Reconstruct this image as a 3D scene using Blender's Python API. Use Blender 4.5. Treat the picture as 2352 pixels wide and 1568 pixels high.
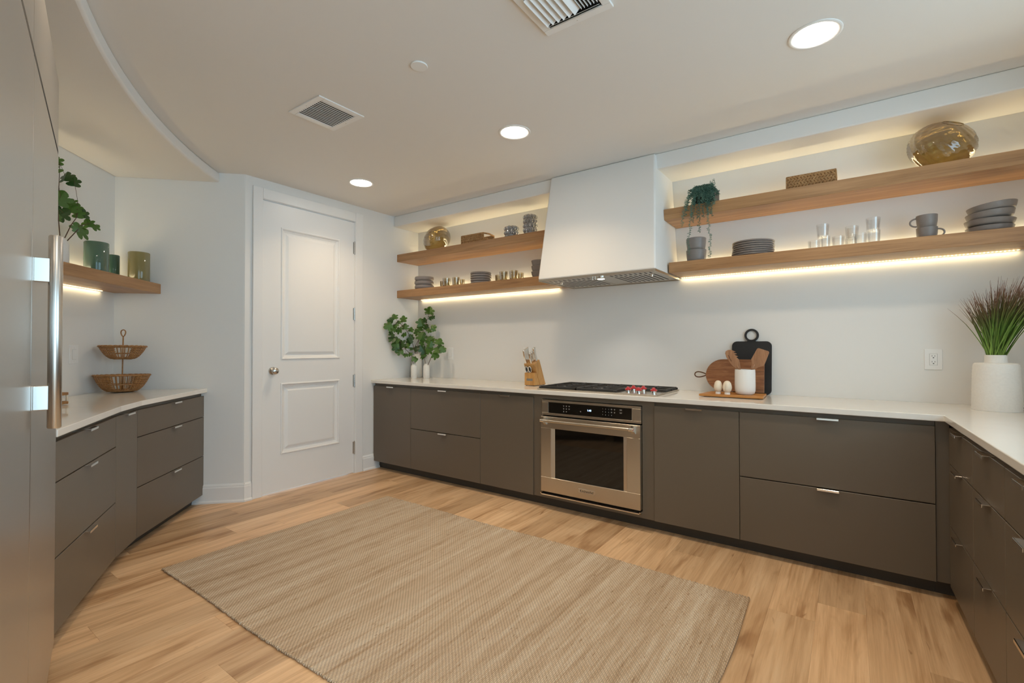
import bpy, bmesh, math, random
import numpy as np
from mathutils import Vector, Matrix
random.seed(7)
for o in list(bpy.data.objects): bpy.data.objects.remove(o)
SC = bpy.context.scene
COL = SC.collection
PI = math.pi

# ------------------------------------------------------------------ camera
H = 1.23; FPX = 1086.0
_yaw, _pit, _rol = (math.radians(a) for a in (35.51, 0.636, -0.06))
Fv = Vector((-math.sin(_yaw)*math.cos(_pit), math.cos(_yaw)*math.cos(_pit), math.sin(_pit)))
Rv = Vector((math.cos(_yaw), math.sin(_yaw), 0)); Uv = Rv.cross(Fv)
Rv, Uv = Rv*math.cos(_rol)+Uv*math.sin(_rol), Uv*math.cos(_rol)-Rv*math.sin(_rol)
cam = bpy.data.cameras.new('camera'); cam.sensor_width = 36; cam.lens = FPX*36/2352
cam.clip_start = 0.02; cam.clip_end = 60
camo = bpy.data.objects.new('camera', cam); COL.objects.link(camo)
camo.matrix_world = Matrix(((Rv.x, Uv.x, -Fv.x, 0), (Rv.y, Uv.y, -Fv.y, 0), (Rv.z, Uv.z, -Fv.z, H), (0, 0, 0, 1)))
SC.camera = camo

# ------------------------------------------------------------------ world daylight, exposure
W = bpy.data.worlds.new('world'); SC.world = W; W.use_nodes = True
_bg = W.node_tree.nodes['Background']
_bg.inputs[0].default_value = (0.55, 0.81, 1.0, 1); _bg.inputs[1].default_value = 4.6
SC.view_settings.view_transform = 'Standard'; SC.view_settings.look = 'None'
SC.view_settings.gamma = 1; SC.view_settings.use_curve_mapping = False
SC.view_settings.exposure = 0.0
CAN_W = 5.25; LED_W = 1.45
WARM = (1.0, 0.76, 0.49); LEDC = (1.0, 0.86, 0.54)

# ------------------------------------------------------------------ pixel helpers (photo 2352 x 1568)
def ray(x, y): return Fv+Rv*((x-1176)/FPX)-Uv*((y-784)/FPX)
def onz(x, y, z): r = ray(x, y); t = (z-H)/r.z; return Vector((r.x*t, r.y*t, z))
def ony(x, y, Y): r = ray(x, y); t = Y/r.y; return Vector((r.x*t, Y, H+r.z*t))
def onx(x, y, X): r = ray(x, y); t = X/r.x; return Vector((X, r.y*t, H+r.z*t))
def online(x, y, p, d):
    r = ray(x, y); n = (-d[1], d[0]); t = (n[0]*p[0]+n[1]*p[1])/(n[0]*r.x+n[1]*r.y)
    return Vector((r.x*t, r.y*t, H+r.z*t))
def az(x, y=784): r = ray(x, y); return math.atan2(r.x, r.y)
def cyl(x0, x1, Y):
    a, b = az(x0), az(x1); m = (a+b)/2; D = Y/math.cos(m)
    return Vector((D*math.sin(m), Y, 0)), D*math.sin(abs(b-a)/2), D
def ztop(x, y, D): r = ray(x, y); return H+D*r.z/math.hypot(r.x, r.y)

# ------------------------------------------------------------------ materials
def mat(name): 
    m = bpy.data.materials.new(name); m.use_nodes = True
    return m, m.node_tree, m.node_tree.nodes['Principled BSDF']
def N(t, typ, **k):
    n = t.nodes.new(typ)
    for a, b in k.items(): setattr(n, a, b)
    return n
def plain(name, c, rough=.5, metal=0, spec=.5, bump=0, bscale=200, var=0, vscale=5, coat=0, aniso=0):
    m, t, b = mat(name)
    b.inputs['Base Color'].default_value = (*c, 1); b.inputs['Roughness'].default_value = rough
    b.inputs['Metallic'].default_value = metal; b.inputs['Specular IOR Level'].default_value = spec
    if coat: b.inputs['Coat Weight'].default_value = coat; b.inputs['Coat Roughness'].default_value = .05
    if aniso: b.inputs['Anisotropic'].default_value = aniso
    tc = N(t, 'ShaderNodeTexCoord')
    if bump:
        n = N(t, 'ShaderNodeTexNoise'); n.inputs['Scale'].default_value = bscale; n.inputs['Detail'].default_value = 3
        u = N(t, 'ShaderNodeBump'); u.inputs['Strength'].default_value = bump; u.inputs['Distance'].default_value = .002
        t.links.new(tc.outputs['Object'], n.inputs['Vector']); t.links.new(n.outputs[0], u.inputs['Height']); t.links.new(u.outputs[0], b.inputs['Normal'])
    if var:
        n = N(t, 'ShaderNodeTexNoise'); n.inputs['Scale'].default_value = vscale; n.inputs['Detail'].default_value = 4
        x = N(t, 'ShaderNodeMix', data_type='RGBA', blend_type='MULTIPLY'); x.inputs[0].default_value = 1
        r = N(t, 'ShaderNodeMapRange'); r.inputs[3].default_value = 1-var; r.inputs[4].default_value = 1+var
        t.links.new(tc.outputs['Object'], n.inputs['Vector']); t.links.new(n.outputs[0], r.inputs[0])
        x.inputs[6].default_value = (*c, 1); t.links.new(r.outputs[0], x.inputs[7]); t.links.new(x.outputs[2], b.inputs['Base Color'])
    return m
def emit(name, c, s):
    m, t, b = mat(name); b.inputs['Base Color'].default_value = (*c, 1)
    b.inputs['Emission Color'].default_value = (*c, 1); b.inputs['Emission Strength'].default_value = s
    return m
def wood(name, stops, axis=0, scale=(1.2, 14, 14), rough=.45, rnd=0.0, fine=.35, knots=False, bump=.15, rvar=.0):
    """oak-like grain running along a local axis; every object gets its own piece of the grain"""
    m, t, b = mat(name); b.inputs['Roughness'].default_value = rough
    tc = N(t, 'ShaderNodeTexCoord'); oi = N(t, 'ShaderNodeObjectInfo')
    sc = list(scale)
    if axis == 1: sc = [scale[1], scale[0], scale[2]]
    if axis == 2: sc = [scale[1], scale[2], scale[0]]
    mp = N(t, 'ShaderNodeMapping'); mp.inputs['Scale'].default_value = sc
    cx = N(t, 'ShaderNodeCombineXYZ'); mu = N(t, 'ShaderNodeMath', operation='MULTIPLY'); mu.inputs[1].default_value = 37.0
    t.links.new(oi.outputs['Random'], mu.inputs[0])
    for i in range(3): t.links.new(mu.outputs[0], cx.inputs[i])
    t.links.new(tc.outputs['Object'], mp.inputs['Vector']); t.links.new(cx.outputs[0], mp.inputs['Location'])
    n1 = N(t, 'ShaderNodeTexNoise'); n1.inputs['Scale'].default_value = 1; n1.inputs['Detail'].default_value = 5; n1.inputs['Roughness'].default_value = .62; n1.inputs['Distortion'].default_value = .9
    t.links.new(mp.outputs[0], n1.inputs['Vector'])
    m2 = N(t, 'ShaderNodeMapping'); f = [s*7 for s in sc]; f[axis] = sc[axis]*2.2; m2.inputs['Scale'].default_value = f
    t.links.new(tc.outputs['Object'], m2.inputs['Vector']); t.links.new(cx.outputs[0], m2.inputs['Location'])
    n2 = N(t, 'ShaderNodeTexNoise'); n2.inputs['Scale'].default_value = 1.3; n2.inputs['Detail'].default_value = 4; n2.inputs['Roughness'].default_value = .7
    t.links.new(m2.outputs[0], n2.inputs['Vector'])
    mx = N(t, 'ShaderNodeMix'); mx.inputs[0].default_value = fine
    t.links.new(n1.outputs[0], mx.inputs[2]); t.links.new(n2.outputs[0], mx.inputs[3])
    cr = N(t, 'ShaderNodeValToRGB'); e = cr.color_ramp.elements
    while len(e) < len(stops): e.new(.5)
    for k, (p, c) in enumerate(stops): e[k].position = p; e[k].color = (*c, 1)
    t.links.new(mx.outputs[0], cr.inputs[0]); last = cr.outputs[0]
    if knots:
        def layer(sc_, dist, p0, p1, c0, w_):
            mk = N(t, 'ShaderNodeMapping'); mk.inputs['Scale'].default_value = sc_
            t.links.new(tc.outputs['Object'], mk.inputs['Vector']); t.links.new(cx.outputs[0], mk.inputs['Location'])
            v = N(t, 'ShaderNodeTexNoise'); v.inputs['Scale'].default_value = 1; v.inputs['Detail'].default_value = 3; v.inputs['Distortion'].default_value = dist
            t.links.new(mk.outputs[0], v.inputs['Vector'])
            kr = N(t, 'ShaderNodeValToRGB'); ke = kr.color_ramp.elements
            ke[0].position = p0; ke[0].color = (*c0, 1); ke[1].position = p1; ke[1].color = (1, 1, 1, 1)
            t.links.new(v.outputs[0], kr.inputs[0])
            xx = N(t, 'ShaderNodeMix', data_type='RGBA', blend_type='MULTIPLY'); xx.inputs[0].default_value = w_
            t.links.new(last, xx.inputs[6]); t.links.new(kr.outputs[0], xx.inputs[7]); return xx.outputs[2]
        last = layer((7, 1.1, 7), 1.6, .30, .46, (.62, .52, .42), .85)       # broad darker streaks
        last = layer((26, 5.5, 26), .8, .22, .31, (.45, .34, .25), .8)       # small dark flecks
        last = layer((60, 2.0, 60), .5, .30, .55, (.80, .74, .68), .7)       # fine pores
    if rnd:
        mr = N(t, 'ShaderNodeMapRange'); mr.inputs[3].default_value = 1-rnd; mr.inputs[4].default_value = 1+rnd
        t.links.new(oi.outputs['Random'], mr.inputs[0])
        xx = N(t, 'ShaderNodeMix', data_type='RGBA', blend_type='MULTIPLY'); xx.inputs[0].default_value = 1
        t.links.new(last, xx.inputs[6]); t.links.new(mr.outputs[0], xx.inputs[7]); last = xx.outputs[2]
    t.links.new(last, b.inputs['Base Color'])
    u = N(t, 'ShaderNodeBump'); u.inputs['Strength'].default_value = bump; u.inputs['Distance'].default_value = .001
    t.links.new(n2.outputs[0], u.inputs['Height']); t.links.new(u.outputs[0], b.inputs['Normal'])
    return m
def thin_glass(name, tint, gloss=.12, rough=.02, body=None, bodyw=0.0):
    """thin-walled tableware glass: tinted pass-through, fresnel gloss, optional frosted body colour"""
    m, t, b = mat(name); t.nodes.remove(b); out = t.nodes['Material Output']
    tr = N(t, 'ShaderNodeBsdfTransparent'); tr.inputs[0].default_value = (*tint, 1)
    gl = N(t, 'ShaderNodeBsdfGlossy'); gl.inputs['Roughness'].default_value = rough; gl.inputs[0].default_value = (1, 1, 1, 1)
    lw = N(t, 'ShaderNodeLayerWeight'); lw.inputs[0].default_value = .35
    ab = N(t, 'ShaderNodeMix', data_type='RGBA'); ab.inputs[6].default_value = (*tint, 1); ab.inputs[7].default_value = (*[c**4.5 for c in tint], 1)
    t.links.new(lw.outputs['Facing'], ab.inputs[0]); t.links.new(ab.outputs[2], tr.inputs[0])
    mr = N(t, 'ShaderNodeMapRange'); mr.inputs[3].default_value = gloss*.35; mr.inputs[4].default_value = min(1, gloss*5)
    t.links.new(lw.outputs['Facing'], mr.inputs[0])
    base = tr.outputs[0]
    if body:
        df = N(t, 'ShaderNodeBsdfDiffuse'); df.inputs[0].default_value = (*body, 1)
        tl = N(t, 'ShaderNodeBsdfTranslucent'); tl.inputs[0].default_value = (*body, 1)
        a = N(t, 'ShaderNodeMixShader'); a.inputs[0].default_value = .5
        t.links.new(df.outputs[0], a.inputs[1]); t.links.new(tl.outputs[0], a.inputs[2])
        bm_ = N(t, 'ShaderNodeMixShader'); bm_.inputs[0].default_value = bodyw
        t.links.new(base, bm_.inputs[1]); t.links.new(a.outputs[0], bm_.inputs[2]); base = bm_.outputs[0]
    x = N(t, 'ShaderNodeMixShader'); t.links.new(mr.outputs[0], x.inputs[0]); t.links.new(base, x.inputs[1]); t.links.new(gl.outputs[0], x.inputs[2])
    t.links.new(x.outputs[0], out.inputs[0])
    return m

M = {}
M['wall'] = plain('wall_paint', (.80, .785, .755), .6, bump=.05, bscale=90)
M['ceil'] = plain('ceiling_paint', (.79, .765, .73), .7, bump=.05, bscale=90)
M['trim'] = plain('trim_paint', (.82, .81, .79), .35)
M['plaster'] = plain('hood_plaster', (.80, .785, .755), .6, bump=.04, bscale=60)
M['cab'] = plain('taupe_cabinet_laminate', (.135, .107, .078), .36, spec=.5, bump=.03, bscale=600)
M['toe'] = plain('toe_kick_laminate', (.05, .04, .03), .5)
M['quartz'] = plain('white_quartz', (.80, .77, .72), .07, spec=.5, var=.03, vscale=9)
M['steel'] = plain('brushed_steel', (.60, .55, .48), .30, 1, bump=.02, bscale=300)
M['fridge'] = plain('fridge_steel', (.56, .535, .50), .30, 1, aniso=.6)
M['chrome'] = plain('polished_chrome', (.85, .82, .78), .10, 1)
M['nickel'] = plain('satin_nickel', (.62, .60, .57), .25, 1)
M['iron'] = plain('cast_iron', (.022, .021, .020), .55, bump=.1, bscale=300)
M['blackglass'] = plain('black_glass', (.006, .005, .004), .04, spec=.6)
M['black'] = plain('black_void', (.004, .004, .004), .8)
M['gap'] = plain('dark_gap', (.012, .010, .008), .7)
M['red'] = plain('red_enamel', (.45, .012, .015), .25, coat=.6)
M['oak'] = wood('shelf_oak', [(.28, (.20, .095, .036)), (.46, (.37, .19, .078)), (.6, (.46, .25, .11)), (.75, (.53, .30, .14))], 0, (1.1, 20, 20), .42, rnd=.05)
M['plank'] = wood('floor_oak', [(.25, (.36, .205, .11)), (.40, (.58, .365, .20)), (.55, (.72, .48, .28)), (.74, (.80, .58, .37))], 1, (.9, 11, 11), .38, rnd=.17, fine=.33, knots=True)
M['walnut'] = wood('acacia_board', [(.3, (.10, .038, .014)), (.48, (.25, .10, .038)), (.7, (.42, .20, .085))], 0, (5, 40, 40), .4)
M['teak'] = wood('teak_tray', [(.3, (.33, .13, .03)), (.55, (.52, .23, .06)), (.75, (.62, .30, .09))], 0, (5, 50, 50), .4)
M['blockw'] = wood('knife_block_wood', [(.3, (.36, .16, .045)), (.55, (.56, .29, .09)), (.75, (.68, .40, .15))], 2, (6, 45, 45), .4)
M['utensil'] = wood('utensil_wood', [(.3, (.20, .09, .04)), (.55, (.36, .18, .09)), (.75, (.46, .26, .14))], 2, (6, 55, 55), .5)
M['wicker'] = wood('wicker_fibre', [(.3, (.16, .075, .025)), (.5, (.38, .20, .075)), (.72, (.58, .36, .17))], 0, (60, 90, 90), .7, bump=.4)
M['rattan'] = wood('rattan_cane', [(.3, (.16, .065, .02)), (.5, (.34, .16, .05)), (.72, (.48, .26, .10))], 0, (50, 60, 60), .5)
M['stone'] = plain('taupe_stoneware', (.25, .215, .195), .42, var=.08, vscale=60)
M['stone2'] = plain('greige_stoneware', (.29, .25, .23), .38, var=.06, vscale=60)
M['ceramic'] = plain('white_ceramic', (.82, .80, .77), .4)
M['rough_ceramic'] = plain('rough_white_ceramic', (.80, .77, .72), .75, bump=.5, bscale=120, var=.06, vscale=90)
M['cream'] = plain('cream_ceramic', (.80, .70, .56), .5)
M['blackwood'] = plain('black_stained_wood', (.012, .011, .011), .5, bump=.1, bscale=150)
M['leather'] = plain('brown_leather', (.10, .04, .015), .6)
M['leaf'] = plain('fig_leaf', (.022, .072, .010), .35, var=.6, vscale=14)
M['leaf2'] = plain('fig_leaf_light', (.062, .145, .018), .35, var=.4, vscale=14)
M['twig'] = plain('twig_bark', (.09, .05, .03), .7)
M['vine'] = plain('trailing_leaf', (.075, .165, .125), .55, var=.5, vscale=60)
M['vine2'] = plain('trailing_leaf_pale', (.14, .25, .19), .55, var=.4, vscale=60)
M['pot'] = plain('black_pot', (.010, .010, .011), .45)
M['soil'] = plain('soil', (.03, .02, .012), .9)
M['amber'] = thin_glass('amber_glass', (.70, .60, .38), .14)
M['smoke'] = thin_glass('smoky_glass', (.80, .74, .60), .24)
M['clear'] = thin_glass('clear_glass', (.968, .970, .972), .10)
M['bubble'] = thin_glass('bubble_glass', (.72, .74, .78), .30, rough=.05, body=(.50, .51, .54), bodyw=.45)
M['green'] = thin_glass('green_glass', (.35, .55, .42), .08, body=(.20, .33, .24), bodyw=.80)
M['dgreen'] = thin_glass('dark_green_glass', (.2, .42, .3), .08, body=(.09, .20, .14), bodyw=.80)
M['yellow'] = thin_glass('yellow_glass', (.75, .68, .35), .08, body=(.48, .42, .19), bodyw=.78)
M['plate'] = plain('white_plastic', (.84, .83, .81), .35)
M['lens'] = emit('lamp_lens', (1.0, .90, .78), 30)
M['diode'] = emit('led_diode', (1.0, .80, .45), 14)
M['tape'] = emit('led_tape', (1.0, .74, .36), 1.6)
M['display'] = emit('display_digits', (.45, .65, 1.0), 3)
M['mark'] = plain('printed_mark', (.55, .54, .52), .6)
M['ink'] = plain('black_ink', (.01, .01, .01), .6)

def rug_mat():
    m, t, b = mat('jute_weave'); b.inputs['Roughness'].default_value = .9; b.inputs['Specular IOR Level'].default_value = .15
    tc = N(t, 'ShaderNodeTexCoord')
    def noise(scale, sc=1, det=3):
        mp = N(t, 'ShaderNodeMapping'); mp.inputs['Scale'].default_value = scale
        n = N(t, 'ShaderNodeTexNoise'); n.inputs['Scale'].default_value = sc; n.inputs['Detail'].default_value = det
        t.links.new(tc.outputs['Object'], mp.inputs[0]); t.links.new(mp.outputs[0], n.inputs['Vector']); return n.outputs[0]
    stripes = noise((16, .35, 1), 1, 4); streak = noise((70, 5, 1), 1, 3); slub = noise((110, 22, 1), 1, 2)
    cr = N(t, 'ShaderNodeValToRGB'); e = cr.color_ramp.elements; e.new(.5)
    for k, (p, c) in enumerate([(.30, (.42, .285, .175)), (.48, (.62, .475, .335)), (.66, (.76, .64, .50))]): e[k].position = p; e[k].color = (*c, 1)
    mx = N(t, 'ShaderNodeMix'); mx.inputs[0].default_value = .42
    t.links.new(stripes, mx.inputs[2]); t.links.new(streak, mx.inputs[3]); t.links.new(mx.outputs[0], cr.inputs[0])
    sr = N(t, 'ShaderNodeValToRGB'); se = sr.color_ramp.elements; se[0].position = .27; se[0].color = (.45, .33, .22, 1); se[1].position = .36; se[1].color = (1, 1, 1, 1)
    t.links.new(slub, sr.inputs[0])
    x = N(t, 'ShaderNodeMix', data_type='RGBA', blend_type='MULTIPLY'); x.inputs[0].default_value = .7
    t.links.new(cr.outputs[0], x.inputs[6]); t.links.new(sr.outputs[0], x.inputs[7])
    # woven relief: two crossed waves
    def wave(ax, s):
        w = N(t, 'ShaderNodeTexWave', wave_type='BANDS', bands_direction=ax); w.inputs['Scale'].default_value = s; w.inputs['Distortion'].default_value = 1.2; w.inputs['Detail'].default_value = 1; w.inputs['Detail Scale'].default_value = 3
        t.links.new(tc.outputs['Object'], w.inputs['Vector']); return w.outputs['Fac']
    a = wave('X', 46); c = wave('DIAGONAL', 34)
    mm = N(t, 'ShaderNodeMath', operation='MULTIPLY'); t.links.new(a, mm.inputs[0]); t.links.new(c, mm.inputs[1])
    mr = N(t, 'ShaderNodeMapRange'); mr.inputs[1].default_value = 0; mr.inputs[2].default_value = .6; mr.inputs[3].default_value = .66; mr.inputs[4].default_value = 1.12
    t.links.new(mm.outputs[0], mr.inputs[0])
    x2 = N(t, 'ShaderNodeMix', data_type='RGBA', blend_type='MULTIPLY'); x2.inputs[0].default_value = 1
    t.links.new(x.outputs[2], x2.inputs[6]); t.links.new(mr.outputs[0], x2.inputs[7]); t.links.new(x2.outputs[2], b.inputs['Base Color'])
    u = N(t, 'ShaderNodeBump'); u.inputs['Strength'].default_value = .7; u.inputs['Distance'].default_value = .004
    t.links.new(mm.outputs[0], u.inputs['Height']); t.links.new(u.outputs[0], b.inputs['Normal'])
    return m
M['rug'] = rug_mat()
def grass_mat():
    m, t, b = mat('grass_blade'); b.inputs['Roughness'].default_value = .5
    tc = N(t, 'ShaderNodeTexCoord'); sp = N(t, 'ShaderNodeSeparateXYZ'); t.links.new(tc.outputs['Generated'], sp.inputs[0])
    cr = N(t, 'ShaderNodeValToRGB'); e = cr.color_ramp.elements; e.new(.5); e.new(.6)
    for k, (p, c) in enumerate([(0, (.16, .27, .05)), (.45, (.10, .19, .03)), (.68, (.10, .10, .028)), (.95, (.17, .07, .05))]): e[k].position = p; e[k].color = (*c, 1)
    t.links.new(sp.outputs[2], cr.inputs[0])
    oi = N(t, 'ShaderNodeObjectInfo'); mr = N(t, 'ShaderNodeMapRange'); mr.inputs[3].default_value = .5; mr.inputs[4].default_value = 1.5
    t.links.new(oi.outputs['Random'], mr.inputs[0])
    x = N(t, 'ShaderNodeMix', data_type='RGBA', blend_type='MULTIPLY'); x.inputs[0].default_value = 1
    t.links.new(cr.outputs[0], x.inputs[6]); t.links.new(mr.outputs[0], x.inputs[7]); t.links.new(x.outputs[2], b.inputs['Base Color'])
    return m
M['grass'] = grass_mat()

# ------------------------------------------------------------------ mesh builders
class MB:
    def __init__(s): s.v = []; s.f = []
    def add(s, vs, fs): k = len(s.v); s.v += [tuple(p) for p in vs]; s.f += [tuple(i+k for i in f) for f in fs]; return s
    def box(s, x0, x1, y0, y1, z0, z1):
        return s.add([(x, y, z) for z in (z0, z1) for y in (y0, y1) for x in (x0, x1)],
                     [(0, 2, 3, 1), (4, 5, 7, 6), (0, 1, 5, 4), (2, 6, 7, 3), (0, 4, 6, 2), (1, 3, 7, 5)])
    def prism(s, poly, z0, z1):
        n = len(poly); a = sum(poly[i][0]*poly[(i+1) % n][1]-poly[(i+1) % n][0]*poly[i][1] for i in range(n))
        if a < 0: poly = poly[::-1]
        return s.add([(x, y, z0) for x, y in poly]+[(x, y, z1) for x, y in poly],
                     [tuple(range(n))[::-1], tuple(range(n, 2*n))]+[(i, (i+1) % n, n+(i+1) % n, n+i) for i in range(n)])
    def lathe(s, prof, seg=32, c=(0, 0, 0), rf=None):
        vs, fs = [], []; n = len(prof)
        for j in range(seg):
            a = 2*PI*j/seg
            for (r, z) in prof:
                q = r*(rf(a, z) if rf else 1); vs.append((c[0]+q*math.cos(a), c[1]+q*math.sin(a), c[2]+z))
        for j in range(seg):
            k = (j+1) % seg
            for i in range(n-1): fs.append((j*n+i, k*n+i, k*n+i+1, j*n+i+1))
        if prof[0][0] > 1e-5: fs.append(tuple(j*n for j in range(seg))[::-1])
        if prof[-1][0] > 1e-5 and prof[-1] != prof[0]: fs.append(tuple(j*n+n-1 for j in range(seg)))
        return s.add(vs, fs)
    def tube(s, pts, r, seg=8, cap=True, closed=False):
        P = [Vector(p) for p in pts]; n = len(P); rr = r if isinstance(r, (list, tuple)) else [r]*n
        vs, fs = [], []; up = Vector((0, 0, 1)); prev = None
        for i in range(n):
            if closed: d = P[(i+1) % n]-P[i-1]
            else: d = P[min(i+1, n-1)]-P[max(i-1, 0)]
            d.normalize()
            if prev is None:
                a = up if abs(d.z) < .9 else Vector((1, 0, 0)); x = d.cross(a).normalized()
            else:
                x = (prev-d*prev.dot(d))
                x = x.normalized() if x.length > 1e-6 else d.cross(up).normalized()
            prev = x; y = d.cross(x)
            for k in range(seg):
                t = 2*PI*k/seg; vs.append(P[i]+x*(rr[i]*math.cos(t))+y*(rr[i]*math.sin(t)))
        m = n if closed else n-1
        for i in range(m):
            j = (i+1) % n
            for k in range(seg): q = (k+1) % seg; fs.append((i*seg+k, i*seg+q, j*seg+q, j*seg+k))
        if cap and not closed: fs.append(tuple(range(seg))[::-1]); fs.append(tuple((n-1)*seg+k for k in range(seg)))
        return s.add(vs, fs)
    def ell(s, c, r, seg=12, rings=8):
        r = r if isinstance(r, (tuple, list)) else (r, r, r)
        vs = [(c[0], c[1], c[2]-r[2])]
        for i in range(1, rings):
            p = -PI/2+PI*i/rings
            vs += [(c[0]+r[0]*math.cos(p)*math.cos(2*PI*j/seg), c[1]+r[1]*math.cos(p)*math.sin(2*PI*j/seg), c[2]+r[2]*math.sin(p)) for j in range(seg)]
        vs.append((c[0], c[1], c[2]+r[2])); fs = []
        for j in range(seg):
            k = (j+1) % seg; fs.append((0, 1+k, 1+j))
            for i in range(rings-2): fs.append((1+i*seg+j, 1+i*seg+k, 1+(i+1)*seg+k, 1+(i+1)*seg+j))
            fs.append((len(vs)-1, 1+(rings-2)*seg+j, 1+(rings-2)*seg+k))
        return s.add(vs, fs)
    def xf(s, mtx): s.v = [tuple(mtx @ Vector(p)) for p in s.v]; return s
    def build(s, name, m, parent=None, bevel=0, smooth=None, loc=None, seg=2):
        me = bpy.data.meshes.new(name); me.from_pydata(s.v, [], s.f); me.update()
        return link(name, me, m, parent, bevel, smooth, loc, seg)
def link(name, me, m, parent=None, bevel=0, smooth=None, loc=None, seg=2):
    if m: 
        me.materials.clear(); me.materials.append(M[m] if isinstance(m, str) else m)
    o = bpy.data.objects.new(name, me); COL.objects.link(o)
    if parent: o.parent = parent
    if loc is not None: o.location = loc
    if smooth:
        me.polygons.foreach_set('use_smooth', [True]*len(me.polygons))
        if smooth is not True: me.set_sharp_from_angle(angle=math.radians(smooth))
    if bevel:
        b = o.modifiers.new('bevel', 'BEVEL'); b.width = bevel; b.segments = seg; b.limit_method = 'ANGLE'; b.angle_limit = math.radians(40); b.harden_normals = False
    return o
def thing(name, label, cat, loc=(0, 0, 0), rz=0, group=None, rot=None):
    o = bpy.data.objects.new(name, None); COL.objects.link(o); o.location = loc; o.rotation_euler = rot or (0, 0, rz)
    o.empty_display_size = .05
    return tag(o, label, cat, group)
def tag(o, label, cat, group=None):
    o['label'] = label; o['category'] = cat
    if group: o['group'] = group
    return o
def struct(o, label=None):
    o['kind'] = 'structure'
    if label: o['label'] = label
    return o
def copy_tree(root, loc=None, rz=None, label=None):
    r = root.copy(); COL.objects.link(r)
    if loc is not None: r.location = loc
    if rz is not None: r.rotation_euler = (0, 0, rz)
    if label: r['label'] = label
    def rec(a, b):
        for ch in list(a.children):
            c = ch.copy(); COL.objects.link(c); c.parent = b; rec(ch, c)
    rec(root, r); return r
def text(name, s, size, m, parent, mtx, align='CENTER'):
    cu = bpy.data.curves.new(name, 'FONT'); cu.body = s; cu.size = size; cu.align_x = align; cu.align_y = 'CENTER'; cu.extrude = .0003
    to = bpy.data.objects.new(name, cu); COL.objects.link(to); bpy.context.view_layer.update()
    me = bpy.data.meshes.new_from_object(to.evaluated_get(bpy.context.evaluated_depsgraph_get()))
    bpy.data.objects.remove(to); me.transform(mtx)
    return link(name, me, m, parent)

# ------------------------------------------------------------------ layout constants
XD = -3.945          # door wall
YB = 3.712           # back wall
ZC = 2.618           # ceiling
ZT = .897            # counter top
ZTL = .903           # left counter top
YC = 3.070; YF = 3.095
K = Vector((-4.594, 1.178)); E_ = Vector((XD, 1.838))         # left corner, outer corner by the door
dL = Vector((.714, -.700)); nL = Vector((.700, .714))         # along the left wall, into the room
CR = Vector((-4.150, 1.630)); CL = Vector((-3.530, 1.022)); BL = Vector((-3.295, .858)); AL = Vector((-2.575, .465))
FP = Vector((-2.490, .465)); fd = Vector((.9714, -.2373)); fn = Vector((.2373, .9714))
ARC_C = Vector((-.55, 4.888)); ARC_R = 4.752

# ------------------------------------------------------------------ structure
def wall(name, p, q, z0=0, z1=ZC, th=.1, m='wall', flip=1):
    p, q = Vector(p), Vector(q); d = (q-p).normalized(); n = Vector((-d.y, d.x))*th*flip
    return struct(MB().prism([tuple(p), tuple(q), tuple(q+n), tuple(p+n)], z0, z1).build(name, m))
wall('wall_back', (XD-.1, YB), (1.15, YB))
wr = MB(); WY0, WY1, WZ0, WZ1 = 1.05, 2.95, 1.08, 2.42        # right wall with a wide opening above the counter
wr.box(1.05, 1.15, WY1, YB, 0, ZC); wr.box(1.05, 1.15, .55, WY0, 0, ZC); wr.box(1.05, 1.15, WY0, WY1, 0, WZ0); wr.box(1.05, 1.15, WY0, WY1, WZ1, ZC)
struct(wr.build('wall_right', 'wall'))
wf = MB(); wf.box(1.035, 1.165, WY0, WY0+.03, WZ0, WZ1); wf.box(1.035, 1.165, WY1-.03, WY1, WZ0, WZ1); wf.box(1.035, 1.165, WY0+.03, WY1-.03, WZ1-.03, WZ1); wf.box(1.02, 1.17, WY0+.03, WY1-.03, WZ0, WZ0+.03)
struct(wf.build('window_1', 'trim'), 'white framed opening in the right wall above the counter')
wall('rear_light_block', (3.2, -2.6), (-5.6, -2.6), flip=1)  # unseen wall added to block daylight from behind and bounce light
# door wall with its door opening
DY0, DY1, DZ = 1.978, 2.870, 2.452
wd = MB(); wd.box(XD-.1, XD, E_.y, DY0-.005, 0, ZC); wd.box(XD-.1, XD, DY1+.005, YB, 0, ZC); wd.box(XD-.1, XD, DY0-.005, DY1+.005, DZ+.005, ZC)
struct(wd.build('wall_door_side', 'wall'))
# angled return wall with a rounded outer corner
ang = [tuple(K)]
t0, t1 = math.atan2(-.714, .700), 0.0          # outward normals
dirD = (E_-K).normalized(); nD = Vector((dirD.y, -dirD.x)); R0 = .03
tl = R0*math.tan(PI/8)
c0 = E_-dirD*tl-nD*R0
a0, a1 = math.atan2(nD.y, nD.x), 0
for i in range(7):
    a = a0+(a1-a0)*i/6; ang.append((c0.x+R0*math.cos(a), c0.y+R0*math.sin(a)))
ang += [(XD, E_.y+.02), (XD-.10, E_.y+.02), tuple(K-nD*.10)]
struct(MB().prism(ang, 0, ZC).build('wall_angled', 'wall', smooth=30))
LE = Vector((-3.700, .302)); LF = Vector((-2.750, -.250)); LG = LF+fd*2.05
wall('wall_left', K-dL*.0, LE, flip=-1)
wall('wall_left_turn', LE, LF, flip=-1)
wall('wall_fridge_side', LF, LG, flip=-1)
struct(MB().box(-5.6, 3.2, -3.2, YB+.1, ZC, ZC+.1).build('ceiling', 'ceil'))
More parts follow.
